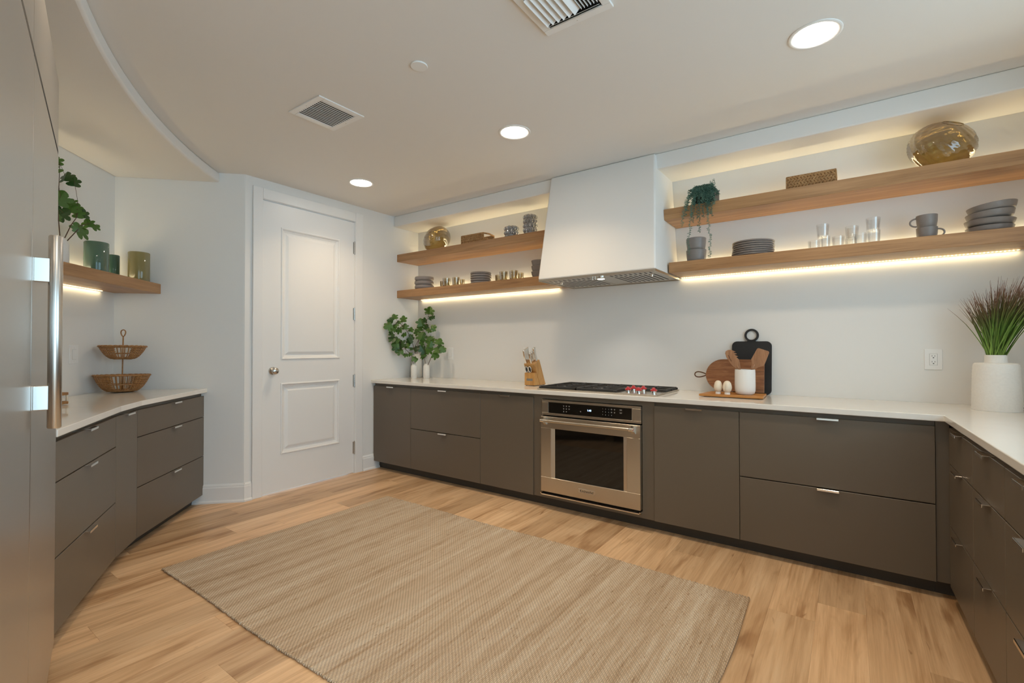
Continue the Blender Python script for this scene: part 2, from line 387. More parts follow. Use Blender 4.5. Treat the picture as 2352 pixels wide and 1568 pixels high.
# curved dropped soffit over the left counter
pa = math.atan2(-4.092-ARC_C.x, 1.684-ARC_C.y); 
arc = []
a_s = math.atan2(1.690-ARC_C.y, -4.10-ARC_C.x); a_s += 2*PI if a_s < 0 else 0
a_e = 1.5*PI-.02
for i in range(49):
    a = a_s+(a_e-a_s)*i/48; arc.append((ARC_C.x+ARC_R*math.cos(a), ARC_C.y+ARC_R*math.sin(a)))
back_side = [tuple(LG), tuple(LF), tuple(LE), tuple(K)]
struct(MB().prism(arc+back_side, 2.540, ZC).build('trim_1', 'ceil', bevel=.014, smooth=30, seg=3), 'curved dropped ceiling soffit above the left counter')
struct(MB().box(XD, 1.05, 3.364, YB, 2.507, ZC).build('trim_2', 'wall', bevel=.008), 'straight dropped soffit above the oak shelves')

# baseboards
def baseboard(name, p, q, flip):
    p, q = Vector(p), Vector(q); d = (q-p).normalized(); n = Vector((-d.y, d.x))*flip
    b = MB()
    prof = [(0, 0), (.026, 0), (.026, .012), (.016, .022), (.016, .118), (.012, .124), (.012, .134), (.004, .146), (0, .146)]
    vs = [(*(e+n*o), z) for e in (p, q) for o, z in prof]; k = len(prof)
    fs = [(i, (i+1) % k, k+(i+1) % k, k+i) for i in range(k)]+[tuple(range(k))[::-1], tuple(range(k, 2*k))]
    b.add(vs, fs); return struct(b.build(name, 'trim'))
baseboard('baseboard_angled', K+dirD*.56, E_+dirD*.010, -1)
baseboard('baseboard_door_near', (XD, E_.y-.006), (XD, DY0-.085), -1)
baseboard('baseboard_door_far', (XD, DY1+.093), (XD, YF+.07), -1)

# door casing
cs = MB()
def casing(b, y0, y1, z0, z1): b.box(XD, XD+.018, y0, y1, z0, z1)
c3 = MB(); casing(c3, DY0-.083, DY0-.004, 0, DZ+.093); casing(c3, DY1+.004, DY1+.090, 0, DZ+.093); casing(c3, DY0-.004, DY1+.004, DZ+.004, DZ+.093)
struct(c3.build('trim_3', 'trim', bevel=.004), 'white flat door casing')
c4 = MB(); c4.box(XD-.1, XD+.004, DY0-.005, DY0-.001, 0, DZ); c4.box(XD-.1, XD+.004, DY1+.001, DY1+.005, 0, DZ); c4.box(XD-.1, XD+.004, DY0-.005, DY1+.005, DZ+.001, DZ+.005)
struct(c4.build('trim_4', 'trim'), 'door jamb lining')

# door leaf with two moulded panels
door = thing('door_1', '', ''); del door['label']; del door['category']; struct(door, 'white two panel interior door with satin knob')
XF = XD-.004
def door_leaf():
    b = MB(); ys = [DY0, 2.137, 2.710, DY1]; zs = [.008, .315, .922, 1.120, 2.252, DZ-.004]
    for i in range(3):
        for j in range(5):
            if i == 1 and j in (1, 3): continue
            b.add([(XF, ys[i], zs[j]), (XF, ys[i+1], zs[j]), (XF, ys[i+1], zs[j+1]), (XF, ys[i], zs[j+1])], [(0, 1, 2, 3)])
    y0, y1, z0, z1 = DY0, DY1, zs[0], zs[-1]; xb = XF-.04
    b.add([(XF, y0, z0), (XF, y1, z0), (XF, y1, z1), (XF, y0, z1), (xb, y0, z0), (xb, y1, z0), (xb, y1, z1), (xb, y0, z1)],
          [(4, 5, 1, 0), (5, 6, 2, 1), (6, 7, 3, 2), (7, 4, 0, 3), (7, 6, 5, 4)])
    b.build('door_leaf', 'trim', door)
    for za, zb in ((.315, .922), (1.120, 2.252)):
        p = MB(); prof = [(0, 0), (.002, .005), (.010, .008), (.016, .004), (.020, -.006), (.030, -.009), (.036, -.014), (.046, -.014), (.066, -.003), (.070, -.002)]
        vs = []
        for o, h in prof: vs += [(XF+h, 2.137+o, za+o), (XF+h, 2.710-o, za+o), (XF+h, 2.710-o, zb-o), (XF+h, 2.137+o, zb-o)]
        fs = [(4*i+k, 4*i+(k+1) % 4, 4*i+4+(k+1) % 4, 4*i+4+k) for i in range(len(prof)-1) for k in range(4)]
        n = 4*(len(prof)-1); fs.append((n, n+1, n+2, n+3))
        p.add(vs, fs).build('panel', 'trim', door)
door_leaf()
kn = MB(); kp = [(.033, 0), (.033, .004), (.030, .008), (.014, .010), (.011, .024), (.015, .032), (.026, .038), (.030, .048), (.027, .058), (.018, .064), (0, .066)]
kn.lathe(kp, 32).xf(Matrix.Translation((XF, 2.066, 1.03)) @ Matrix.Rotation(PI/2, 4, 'Y'))
kn.build('door_knob', 'nickel', door, smooth=40)
for zc in (2.198, 1.552, .900, .248):
    h = MB(); yh = DY1-.001
    for k in range(5): h.lathe([(.0075, 0), (.0075, .0225)], 12, (XF+.010, yh, zc-.058+k*.0235))
    h.ell((XF+.010, yh, zc+.062), .006, 8, 6); h.ell((XF+.010, yh, zc-.061), .006, 8, 6)
    h.box(XF+.001, XF+.004, yh-.012, yh+.012, zc-.057, zc+.058)
    h.build('hinge', 'nickel', door, smooth=40)

# floor planks (each a piece), on a plain sub-floor
floor = struct(MB().box(-5.6, 3.2, -3.2, YB+.1, -.06, -.012).build('floor', 'gap'), 'light oak plank floor')
PW = .1865; PLANKS = {}
def plank_mesh(L):
    key = round(L, 2)
    if key not in PLANKS:
        b = MB(); g = .0001; c = .0005; w = PW/2-g; l = L/2-g
        b.add([(-w, -l, -.012), (w, -l, -.012), (w, l, -.012), (-w, l, -.012), (-w, -l, -c), (w, -l, -c), (w, l, -c), (-w, l, -c),
               (-w+c, -l+c, 0), (w-c, -l+c, 0), (w-c, l-c, 0), (-w+c, l-c, 0)],
              [(0, 1, 5, 4), (1, 2, 6, 5), (2, 3, 7, 6), (3, 0, 4, 7), (4, 5, 9, 8), (5, 6, 10, 9), (6, 7, 11, 10), (7, 4, 8, 11), (8, 9, 10, 11)])
        me = bpy.data.meshes.new('plank'); me.from_pydata(b.v, [], b.f); me.update(); me.materials.append(M['plank']); PLANKS[key] = me
    return PLANKS[key]
rp = random.Random(11); npl = 0
x = .053-PW*26
row = 0
while x < 1.15:
    near = x > -.14 and x < -.13
    y = -1.3+[0, .74, .33, 1.02, .52, .18, .88][row % 7]-1.4
    if abs(x+.1335) < .01: y = 2.712-1.4*3
    while y < YB:
        L = 1.4; y2 = min(y+L, YB+.05); y1 = max(y, -1.3)
        if y2-y1 > .05:
            o = bpy.data.objects.new('plank', plank_mesh(y2-y1)); COL.objects.link(o); o.parent = floor
            o.location = (x+PW/2, (y1+y2)/2, 0); npl += 1
        y += L
    x += PW; row += 1
bf = MB().box(-5.6, 3.2, -3.2, -1.3, -.012, 0); bf.box(x, 3.2, -1.3, YB, -.012, 0); bf.box(-5.6, .053-PW*26, -1.3, YB, -.012, 0)
bf.build('plank_field', 'plank', floor)['kind'] = 'stuff'

# ------------------------------------------------------------------ cabinets
def pull(parent, xc, z, w=.10, y=0):
    b = MB(); b.box(xc-w/2, xc+w/2, y-.024, y+.012, z, z+.0028); b.box(xc-w/2, xc+w/2, y-.024, y-.021, z-.009, z+.0028)
    b.build('handle', 'chrome', parent, bevel=.0008, seg=1)
def cabinet(name, label, p0, p1, fronts, body=None, group='base cabinets', depth=.58, zt=.862, toe=True, zb=.085, pw=.10, gap=.0016, body_x=None):
    """fronts: (x0, x1, z0, z1, kind, handle x or None); local x runs left to right as seen from the room, -y faces the room"""
    p0, p1 = Vector(p0), Vector(p1); d = p1-p0; L = d.length; rz = math.atan2(d.y, d.x)
    t = thing(name, label, 'cabinet', (*p0, 0), rz)
    bx0, bx1 = body_x or (0, L)
    if body: 
        mi = Matrix.Rotation(-rz, 2); loc = [tuple(mi @ (Vector(q)-p0)) for q in body]
        MB().prism(loc, zb, zt).build('body', 'cab', t)
    else: MB().box(bx0, bx1, .021, depth, zb, zt).build('body', 'cab', t)
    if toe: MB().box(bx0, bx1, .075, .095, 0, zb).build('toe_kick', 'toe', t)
    for (x0, x1, z0, z1, kind, hx) in fronts:
        f = MB().box(x0+gap, x1-gap, 0, .0195, z0, z1).build(kind, 'cab', t, bevel=.0012, seg=1)
        if hx is not None: pull(f, hx, z1+.0002, pw)
    return t, L
zt_, zb_ = .838, .079
def bcab(x0, x1, label, fronts, name='base_cabinet'): return cabinet(name, label, (x0, YF), (x1, YF), fronts)
BX = [-3.935, -3.390, -2.539, -2.005, -1.056, -.540, .340]
w = BX[1]-BX[0]; bcab(BX[0], BX[1], 'taupe single-door base cabinet in the corner beside the white door', [(0, w, zb_, zt_, 'cabinet_door', w/2)])
w = BX[2]-BX[1]; bcab(BX[1], BX[2], 'taupe two-drawer base cabinet between two single-door cabinets', [(0, w, .459, zt_, 'drawer', w/2), (0, w, zb_, .453, 'drawer', w/2)])
w = BX[3]-BX[2]; bcab(BX[2], BX[3], 'taupe single-door base cabinet under the knife block, adjoining the oven', [(0, w, zb_, zt_, 'cabinet_door', w/2)])
# oven housing cabinet
t, L = cabinet('oven_cabinet', 'taupe cabinet frame housing the built-in oven', (BX[3], YF), (BX[4], YF), [], toe=True, depth=.58, body_x=(0, .001))
for c in list(t.children): 
    if c.name.startswith(('body', 'toe')): bpy.data.objects.remove(c)
MB().box(0, .082, .008, .58, zb_, .862).build('stile', 'cab', t); MB().box(L-.082, L, .008, .58, zb_, .862).build('stile', 'cab', t)
MB().box(.082, L-.082, .008, .58, .832, .862).build('rail', 'cab', t); MB().box(.082, L-.082, .008, .58, zb_, .108).build('rail', 'cab', t)
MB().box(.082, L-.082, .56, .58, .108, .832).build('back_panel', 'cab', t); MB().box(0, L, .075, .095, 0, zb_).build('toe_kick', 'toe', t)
w = BX[5]-BX[4]; bcab(BX[4], BX[5], 'taupe single-door base cabinet under the cutting boards', [(0, w, zb_, zt_, 'cabinet_door', w/2)])
w = BX[6]-BX[5]; bcab(BX[5], BX[6], 'wide taupe two-drawer base cabinet on the back wall by the right corner', [(0, w, .459, zt_, 'drawer', w/2), (0, w, zb_, .453, 'drawer', w/2)])
tag(MB().prism([(.341, YF+.012), (.391, YF+.012), (.391, YF+.05), (.341, YF+.05)], zb_-.0, .862).build('corner_filler', 'cab'), 'narrow taupe corner filler strip between the two cabinet runs', 'filler strip')
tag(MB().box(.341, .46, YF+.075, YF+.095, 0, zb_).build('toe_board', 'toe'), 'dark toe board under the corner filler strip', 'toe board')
# right run, slightly out of square
def rp_(y): return Vector((.386+(3.07-y)*.0225, y))
ry = [3.075, 2.605, 2.180, 1.72, 1.26]
lab = ['taupe three-drawer base cabinet in the right corner under the big white vase', 'taupe three-drawer base cabinet, second from the right corner', 'taupe three-drawer base cabinet, third from the right corner', 'taupe three-drawer base cabinet, fourth from the right corner']
for i in range(4):
    a, b_ = rp_(ry[i]), rp_(ry[i+1]); L = (b_-a).length
    t, _ = cabinet('drawer_cabinet', lab[i], a, b_, [(0, L, .668, zt_, 'drawer', L/2), (0, L, .373, .664, 'drawer', L/2), (0, L, zb_, .369, 'drawer', L/2)], body_x=(.03 if i == 0 else 0, L), depth=.575, pw=.095)
# left run, three facets of a curve
zl = [(.683, .846), (.377, .678), (.070, .372)]
def bk(p, n, t): p, n = Vector(p), Vector(n); return p-n.normalized()*t
nC, nB, nA = nL, Vector((.572, .820)), Vector((.479, .878))
def left_cab(p0, p1, label, npair, drawers, name='drawer_cabinet'):
    nm = ((npair[0]+npair[1])).normalized()
    n_face = Vector((-(p1-p0).y, (p1-p0).x)).normalized()*-1
    body = [p0-n_face*.021, p1-n_face*.021, bk(p1, npair[1], .56), bk(p0, npair[0], .56)]
    L = (p1-p0).length
    fr = [(0, L, z0, z1, 'drawer', L/2) for z0, z1 in zl] if drawers else [(0, L, .070, .846, 'cabinet_door', L/2)]
    return cabinet(name, label, p0, p1, fr, body=body, zb=.075, zt=.862, pw=.095)
left_cab(CL, CR, 'taupe three-drawer base cabinet against the angled white wall', (nC+nB, nC), True)
left_cab(BL, CL, 'narrow taupe pull-out base cabinet between two three-drawer cabinets', (nB+nA, nC+nB), False, 'pullout_cabinet')
left_cab(AL, BL, 'taupe three-drawer base cabinet beside the refrigerator', (nA, nB+nA), True)

# counter tops
def off(p, n, t): return tuple(Vector(p)+Vector(n).normalized()*t)
ov = .022
ctop = [off(CR, nC, ov), off(CL, nC+nB, ov), off(BL, nB+nA, ov), off(AL, nA, ov), off(AL, nA, -.62), tuple(LE+Vector((.02, .02))), tuple(K+(dL+dirD)*.002)]
ctop[0] = tuple(Vector(CR)+nC*ov+Vector((-.012, .012)))
tag(MB().prism(ctop, .872, ZTL).build('countertop', 'quartz', bevel=.003), 'white quartz countertop following the curved left cabinets', 'countertop')
e1 = rp_(3.07)+Vector((-.016, 0)); e2 = rp_(1.26)+Vector((-.016, 0))
cb = [(XD+.001, YC), (e1.x, YC), tuple(e2), (1.048, 1.26), (1.048, YB-.001), (XD+.001, YB-.001)]
tag(MB().prism(cb, .866, ZT).build('countertop', 'quartz', bevel=.003), 'L-shaped white quartz countertop along the back and right walls', 'countertop')

# ------------------------------------------------------------------ refrigerator columns
def fridge(name, label, s0, s1, handle, doorz=(.10, 1.971)):
    p0 = FP+fd*s1; L = s1-s0; t = thing(name, label, 'refrigerator', (*p0, 0), math.atan2(-fd.y, -fd.x))
    MB().box(-.002, L+.0, .045, .64, .09, 2.250).build('body', 'fridge', t)
    MB().box(.01, L-.01, .08, .10, 0, .09).build('toe_grille', 'black', t)
    d = MB().box(.0015, L-.0015, 0, .04, *doorz).build('door', 'fridge', t, bevel=.003)
    MB().box(.0015, L-.0015, .001, .04, 1.990, 2.256).build('top_panel', 'fridge', t, bevel=.003)
    MB().box(-.004, L-.0005, .0012, .045, 1.969, 1.991).build('gap_shade_strip', 'black', t)  # solid black strip set flush in the gap, standing in for its shade
    if handle:
        hx = .045; h = MB().tube([(hx, -.040, 1.017), (hx, -.040, 1.020), (hx, -.040, 1.522), (hx, -.040, 1.525)], [.0125, .0145, .0145, .0125], 24).build('handle', 'nickel', d, smooth=40)
        for z in (1.098, 1.432): MB().box(hx-.009, hx+.009, -.030, .001, z-.032, z+.032).build('handle_post', 'nickel', h, bevel=.002)
    return t
fridge('refrigerator', 'stainless refrigerator column with a vertical bar handle', 0, .838, True)
fridge('refrigerator', 'plain stainless refrigerator column without a visible handle', .843, 1.70, False)
tag(MB().prism([tuple(FP+fd*.47-fn*.03), tuple(FP+fd*1.7-fn*.03), tuple(FP+fd*1.7-fn*.5), tuple(FP+fd*.47-fn*.5)], 2.262, 2.536).build('filler_box', 'fridge'), 'metal filler box between refrigerator top and soffit', 'filler panel')

# ------------------------------------------------------------------ floating shelves and light strips
def shelf(label, p0, p1, z0, z1, depth, group=None):
    p0, p1 = Vector(p0), Vector(p1); d = p1-p0; t = thing('floating_shelf', label, 'shelf', (*p0, z0), math.atan2(d.y, d.x))
    L = d.length; MB().box(0, L, -depth+.001, -.001, 0, z1-z0).build('board', 'oak', t, bevel=.0015, seg=1)
    return t
YS = 3.404; SD = YB-YS
HL, HR = -1.975, -1.072
shelf('thick oak floating shelf left of the range hood, upper one holding a round amber vase', (XD+.001, YB), (HL-.012, YB), 2.140, 2.217, SD)
shelf('thick oak floating shelf left of the range hood, lower one holding bowls and glasses', (XD+.001, YB), (HL-.012, YB), 1.753, 1.831, SD)
shelf('thick oak floating shelf right of the range hood, upper one holding the trailing plant', (-1.083, YB), (1.048, YB), 2.141, 2.218, SD)
shelf('thick oak floating shelf right of the range hood, lower one holding mugs and plates', (-1.049, YB), (1.048, YB), 1.757, 1.831, SD)
SL = Vector(K)+dL*1.30
shelf('thick oak corner shelf on the left wall holding green and yellow glasses', tuple(SL), tuple(K+dL*.001), 1.645, 1.720, .323).rotation_euler = (0, 0, math.atan2(-dL.y, -dL.x))
def led(label, p0, p1, z, up, inset=.012, gain=1.0, n=None):
    """LED tape along the wall side of a shelf: backing tape, rows of diodes and its light"""
    p0, p1 = Vector(p0), Vector(p1); d = p1-p0; L = d.length; t = thing('led_strip', label, 'light strip', (*p0, z), math.atan2(d.y, d.x))
    s = 1 if up else -1
    MB().box(0, L, -inset-.008, -inset, min(0, s*.0015), max(0, s*.0015)).build('tape', 'tape', t)
    b = MB(); n = n or int(L/.0165)
    for i in range(n):
        xx = (i+.5)*L/n; b.box(xx-.0028, xx+.0028, -inset-.0065, -inset-.0015, min(s*.0014, s*.0032), max(s*.0014, s*.0032))
    b.build('diodes', 'diode', t)['kind'] = 'stuff'
    la = bpy.data.lights.new('strip_light', 'AREA'); la.shape = 'RECTANGLE'; la.size = L; la.size_y = .008; la.color = LEDC; la.energy = LED_W*L/1.8*(1.15 if up else .5)*gain
    lo = bpy.data.objects.new('strip_light', la); COL.objects.link(lo); lo.parent = t; lo.location = (L/2, -inset-.004, s*.0045)
    if up: lo.rotation_euler = (PI, 0, 0)
    return t
led('warm LED strip under the lower oak shelf left of the range hood', (-3.880, YB), (-2.110, YB), 1.7525, False)
led('warm LED strip under the lower oak shelf right of the range hood', (-1.045, YB), (.760, YB), 1.7565, False)
led('warm LED strip on top of the upper oak shelf left of the hood', (-3.880, YB), (-2.00, YB), 2.2175, True)
led('warm LED strip on top of the upper oak shelf right of the hood', (-1.06, YB), (.95, YB), 2.2185, True)
led('warm LED strip on top of the lower oak shelf left of the hood', (-3.880, YB), (-2.00, YB), 1.8315, True)
led('warm LED strip on top of the lower oak shelf right of the hood', (-1.05, YB), (.95, YB), 1.8315, True)
led('warm LED strip under the corner shelf on the left wall', tuple(K+dL*1.25), tuple(K+dL*.16), 1.6445, False)
led('warm LED strip on top of the corner shelf on the left wall', tuple(K+dL*1.25), tuple(K+dL*.10), 1.7205, True, gain=1.8)

# ------------------------------------------------------------------ range hood
hood = thing('range_hood', 'white plaster range hood with stainless underside above the cooktop', 'range hood', (-1.52, YB, 1.75))
def hp(x, y, z): return (x+1.52, y-YB, z-1.75)
b = MB(); zb0, zt0 = 1.752, ZC-.001
b.add([hp(-1.978, 3.120, zb0), hp(-1.050, 3.120, zb0), hp(-1.068, YB-.001, zb0), hp(-1.975, YB-.001, zb0),
       hp(-1.990, 3.342, zt0), hp(-1.126, 3.342, zt0), hp(-1.116, YB-.001, zt0), hp(-1.985, YB-.001, zt0)],
      [(3, 2, 1, 0), (4, 5, 6, 7), (0, 1, 5, 4), (1, 2, 6, 5), (2, 3, 7, 6), (3, 0, 4, 7)])
b.build('shroud', 'plaster', hood, bevel=.012, seg=3)
b = MB(); b.box(*[v for v in (-.448, .460)], -.575, -.012, -.006, .004); b.build('liner', 'steel', hood, bevel=.002)
b = MB(); b.box(-.448, .460, -.582, -.574, -.010, .003); b.box(-.448, .460, -.012, -.006, -.012, .003); b.box(-.456, -.446, -.582, -.006, -.012, .003); b.box(.458, .466, -.582, -.006, -.012, .003); b.build('liner_rim', 'steel', hood)
for x0, x1 in ((-.425, -.04), (.085, .435)):
    f = MB().box(x0, x1, -.545, -.045, -.0085, -.005).build('filter', 'steel', hood, bevel=.001, seg=1)
    n = 9; s = MB()
    for i in range(n):
        xx = x0+.03+(x1-x0-.06)*i/(n-1); s.box(xx-.005, xx+.005, -.43, -.10, -.0094, -.0084); s.box(xx-.005, xx+.005, -.52, -.47, -.0094, -.0084)
    s.build('slots', 'gap', f)['kind'] = 'stuff'
    MB().lathe([(.011, 0), (.008, -.014), (0, -.016)][::-1], 12, ((x0+x1)/2+(-.12 if x0 < 0 else .12), -.40, -.0085)).build('latch_knob', 'chrome', hood, smooth=40)
MB().lathe([(.036, 0), (.036, -.010), (.030, -.012), (0, -.012)][::-1], 28, (.02, -.47, -.006)).build('lamp_ring', 'chrome', hood, smooth=40)
MB().lathe([(.027, 0), (.027, -.0015), (0, -.0015)][::-1], 24, (.02, -.47, -.0175)).build('lamp_lens', emit('hood_lamp', (1, .95, .86), 6), hood)
for k in (-.045, -.025): MB().lathe([(.006, 0), (.006, -.018), (0, -.018)][::-1], 10, (.02+k, -.52, -.006)).build('control_button', 'chrome', hood, smooth=40)
la = bpy.data.lights.new('hood_light', 'SPOT'); la.energy = 14; la.color = (1, .93, .82); la.spot_size = 1.9; la.spot_blend = .8; la.shadow_soft_size = .03
lo = bpy.data.objects.new('hood_light', la); COL.objects.link(lo); lo.parent = hood; lo.location = (.02, -.47, -.022)

# ------------------------------------------------------------------ ceiling fittings
def can(x, y, label, vis=True):
    t = thing('recessed_light', label, 'ceiling light', (x, y, ZC), group='recessed ceiling lights')
    MB().lathe([(.104, 0), (.104, -.003), (.098, -.006), (.088, -.004), (.085, -.001)], 48).build('trim_ring', 'plate', t, smooth=40)
    MB().lathe([(.0855, -.0008), (.0855, -.0016), (.05, -.0024), (0, -.0026)], 48).build('lens', 'lens', t, smooth=True)
    la = bpy.data.lights.new('can_light', 'AREA'); la.shape = 'DISK'; la.size = .16; la.color = WARM; la.energy = CAN_W; la.spread = math.radians(122)
    lo = bpy.data.objects.new('can_light', la); COL.objects.link(lo); lo.parent = t; lo.location = (0, 0, -.008)
can(-3.355, 2.505, 'round recessed ceiling light in front of the white door')
can(-1.755, 2.490, 'round recessed ceiling light in front of the range hood')
can(-.115, 2.485, 'round recessed ceiling light in front of the right-hand shelves')
can(-1.755, .55, 'added unseen recessed fill light close to the refrigerator columns')  # out of view, added as fill light
can(-.115, .55, 'added unseen recessed fill light close to the end of the right counter')  # second added fill lamp, also out of view
dsc = tag(MB().lathe([(.040, 0), (.042, -.004), (.040, -.007), (0, -.008)][::-1], 40).build('sprinkler_cover', 'plate', smooth=40, loc=(-1.719, 1.622, ZC)), 'small round white cover disc on the ceiling', 'ceiling cover')
# return-air grille with straight slats
v = thing('ceiling_vent', 'white square ceiling grille with fine parallel slats', 'vent', (-2.523, 1.640, ZC))
def frame(b, hx, hy, w, z0, z1):
    b.box(-hx, hx, -hy, -hy+w, z0, z1); b.box(-hx, hx, hy-w, hy, z0, z1); b.box(-hx, -hx+w, -hy+w, hy-w, z0, z1); b.box(hx-w, hx, -hy+w, hy-w, z0, z1)
b = MB(); frame(b, .156, .149, .036, -.007, 0); b.build('frame', 'plate', v, bevel=.002)
MB().box(-.121, .121, -.114, .114, -.0015, -.0008).build('backing', 'gap', v)
for i in range(13):
    xx = -.112+.224*i/12
    s = MB().box(-.0055, .0055, -.113, .113, -.0006, .0006).xf(Matrix.Translation((xx, 0, -.0050)) @ Matrix.Rotation(math.radians(12), 4, 'Y')).build('slat', 'plate', v)
for s in (-1, 1): MB().ell((0, s*.131, -.007), (.003, .003, .0012), 8, 6).build('screw', 'nickel', v)
# four-way supply diffuser
v = thing('ceiling_diffuser', 'white square supply diffuser with angled louvre blades in the ceiling', 'vent', (-.925, 1.640, ZC))
b = MB(); frame(b, .156, .152, .034, -.010, 0); b.build('frame', 'plate', v, bevel=.002)
MB().box(-.123, .123, -.119, .119, -.0015, -.0008).build('backing', 'gap', v)
for i in range(6):
    xx = -.105+i*.026
    MB().box(-.0155, .0155, -.10, .085, -.0007, .0007).xf(Matrix.Translation((xx, 0, -.013)) @ Matrix.Rotation(math.radians(-42), 4, 'Y')).build('blade', 'plate', v)
for i in range(6):
    xx = .045+i*.014
    MB().box(-.0008, .0008, -.10, .085, -.012, -.003).build('vane', 'plate', v).location = (xx, 0, 0)
for k, yy in enumerate((.098, .110)):
    MB().box(-.115, .115, -.009, .009, -.0007, .0007).xf(Matrix.Translation((0, yy, -.012)) @ Matrix.Rotation(math.radians(38), 4, 'X')).build('blade', 'plate', v)
MB().ell((0, .135, -.010), (.003, .003, .0012), 8, 6).build('screw', 'nickel', v)

# ------------------------------------------------------------------ outlets and switches
def wallplate(label, p, d, n, z0, z1, w, kind):
    """p: centre on the wall (xy), n: into the room"""
    rz = math.atan2(n[1], n[0])+PI/2; t = thing('wall_outlet' if kind == 'outlet' else 'wall_switch', label, 'outlet' if kind == 'outlet' else 'switch', (*p, (z0+z1)/2), rz); h = (z1-z0)/2
    MB().box(-w/2, w/2, -.006, 0, -h, h).build('cover_plate', 'plate', t, bevel=.002)
    MB().box(-.0185, .0185, -.0066, -.005, -.0345, .0345).build('gap_line', 'mark', t)
    i = MB().box(-.0165, .0165, -.0085, -.005, -.033, .033).build('insert', 'plate', t, bevel=.001)
    if kind == 'outlet':
        for zz in (.017, -.017):
            s = MB(); s.box(-.0075, -.0055, -.0090, -.0084, zz, zz+.008); s.box(.0055, .0075, -.0090, -.0084, zz, zz+.007); s.box(-.003, .003, -.0090, -.0084, zz-.009, zz-.004)
            s.build('slots', 'ink', i)
    else:
        for zz in (-.045, .045): MB().ell((0, -.006, zz), (.002, .001, .002), 6, 4).build('screw', 'mark', t)
wallplate('white duplex outlet plate on the back wall beside the big vase', (.402, YB), 0, (0, -1), 1.092, 1.213, .080, 'outlet')
wallplate('white wall plate beside the fig branches on the back wall', (-3.452, YB), 0, (0, -1), 1.094, 1.222, .080, 'switch')
wallplate('white wall plate partly hidden behind the knife block', (ony(1210.5, 815, YB).x, YB), 0, (0, -1), 1.094, 1.222, .080, 'outlet')
pz = online(168, 814, K, dL); wallplate('white wall plate on the left wall beside the tiered basket', (pz.x, pz.y), 0, nL, pz.z-.063, pz.z+.063, .080, 'switch')

# ------------------------------------------------------------------ oven
ox, oy = -1.5305, 3.085
oven = thing('wall_oven', 'stainless built-in oven with black glass window below the cooktop', 'oven', (ox, oy, .11))
def O(x, z): return x-ox, z-.11
MB().box(-.386, .386, .03, .54, .003, .722).build('body', 'black', oven)
x0, x1 = -.390, .390
cp = MB(); 
def ring(b, X0, X1, Z0, Z1, x0, x1, z0, z1, ya, yb):
    b.box(X0, X1, ya, yb, z1, Z1); b.box(X0, X1, ya, yb, Z0, z0); b.box(X0, x0, ya, yb, z0, z1); b.box(x1, X1, ya, yb, z0, z1)
ring(cp, x0, x1, .602, .717, -.332, .326, .619, .700, 0, .03)
cpo = cp.build('control_panel', 'steel', oven, bevel=.0012, seg=1)
MB().box(-.333, .327, .002, .02, .618, .701).build('control_glass', 'blackglass', cpo)
b = MB(); ring(b, -.3345, .3285, .6165, .7025, -.3325, .3265, .6185, .7005, -.0012, .001); b.build('glass_bezel', 'chrome', cpo)
def facing(px, py, Y, dy=0.0):
    p = ony(px, py, Y); return Matrix.Translation((p.x-ox, Y-oy-dy, p.z-.11)) @ Matrix.Rotation(PI/2, 4, 'X')
oc = lambda x, y: (1240+x/9.408, 905+y/9.408)
def ofx(x, y): return facing(*oc(x, y), 3.0865)
text('clock_digits', '1:40', .019, 'display', oven, ofx(1065, 357))
for r, row in enumerate(('123', '456', '789')):
    for c, ch in enumerate(row): text('key_digit', ch, .0085, 'mark', oven, ofx(1357+c*64, 316+r*63+c*7))
text('key_digit', '0', .0085, 'mark', oven, ofx(1548, 459))
mk = MB()
for cx_, cy_ in [(514, 258), (573, 262), (632, 266), (514, 316), (573, 322), (632, 326), (514, 376), (573, 381), (1548, 332), (1613, 337), (1548, 395), (1613, 402), (1748, 346), (1748, 410), (878, 378)]:
    p = ony(*oc(cx_, cy_), 3.0865); w = .005 if cx_ < 1700 else .0085
    for k in (0, 1): mk.box(p.x-ox-w+.001*k, p.x-ox+w-.001*k, .0012, .0022, p.z-.11+.002-k*.005, p.z-.11+.0035-k*.005)
mk.build('key_legends', 'mark', oven)
# oven door
dr = MB(); ring(dr, x0, x1, .026, .592, -.300, .296, .136, .505, -.016, .03)
dro = dr.build('oven_door', 'steel', oven, bevel=.0015, seg=1)
for (a, c, e) in ((-.300, -.272, 1), (.296, .268, -1)):
    MB().add([(a, -.015, .136), (c, -.004, .136), (c, -.004, .505), (a, -.015, .505)], [(0, 1, 2, 3)] if e > 0 else [(3, 2, 1, 0)]).build('window_reveal', 'steel', dro)
MB().box(-.292, .288, -.004, .012, .132, .508).build('window', 'blackglass', dro)
hb = MB().tube([(-.335, -.062, .567), (.330, -.062, .567)], .0105, 20).build('handle', 'steel', dro, smooth=40)
for s, xx in ((-1, -.335), (1, .330)):
    e = MB().tube([(xx-.0*s, -.062, .567), (xx+.012*s, -.062, .567), (xx+.0125*s, -.062, .567), (xx+.030*s, -.062, .567)], [.0135, .0135, .0125, .0125], 20).build('end_cap', 'chrome', hb, smooth=40)
    MB().tube([(xx+.030*s, -.062, .567), (xx+.0308*s, -.062, .567)], .007, 16).build('medallion', 'red', hb)
    br = MB().add([(xx+.004*s, -.055, .560), (xx+.026*s, -.055, .560), (xx+.026*s, -.055, .574), (xx+.004*s, -.055, .574), (xx+.000*s, -.015, .530), (xx+.030*s, -.015, .530), (xx+.030*s, -.015, .590), (xx+.000*s, -.015, .590)],
                 [(0, 1, 2, 3), (4, 7, 6, 5), (0, 4, 5, 1), (1, 5, 6, 2), (2, 6, 7, 3), (3, 7, 4, 0)]).build('handle_bracket', 'nickel', hb)
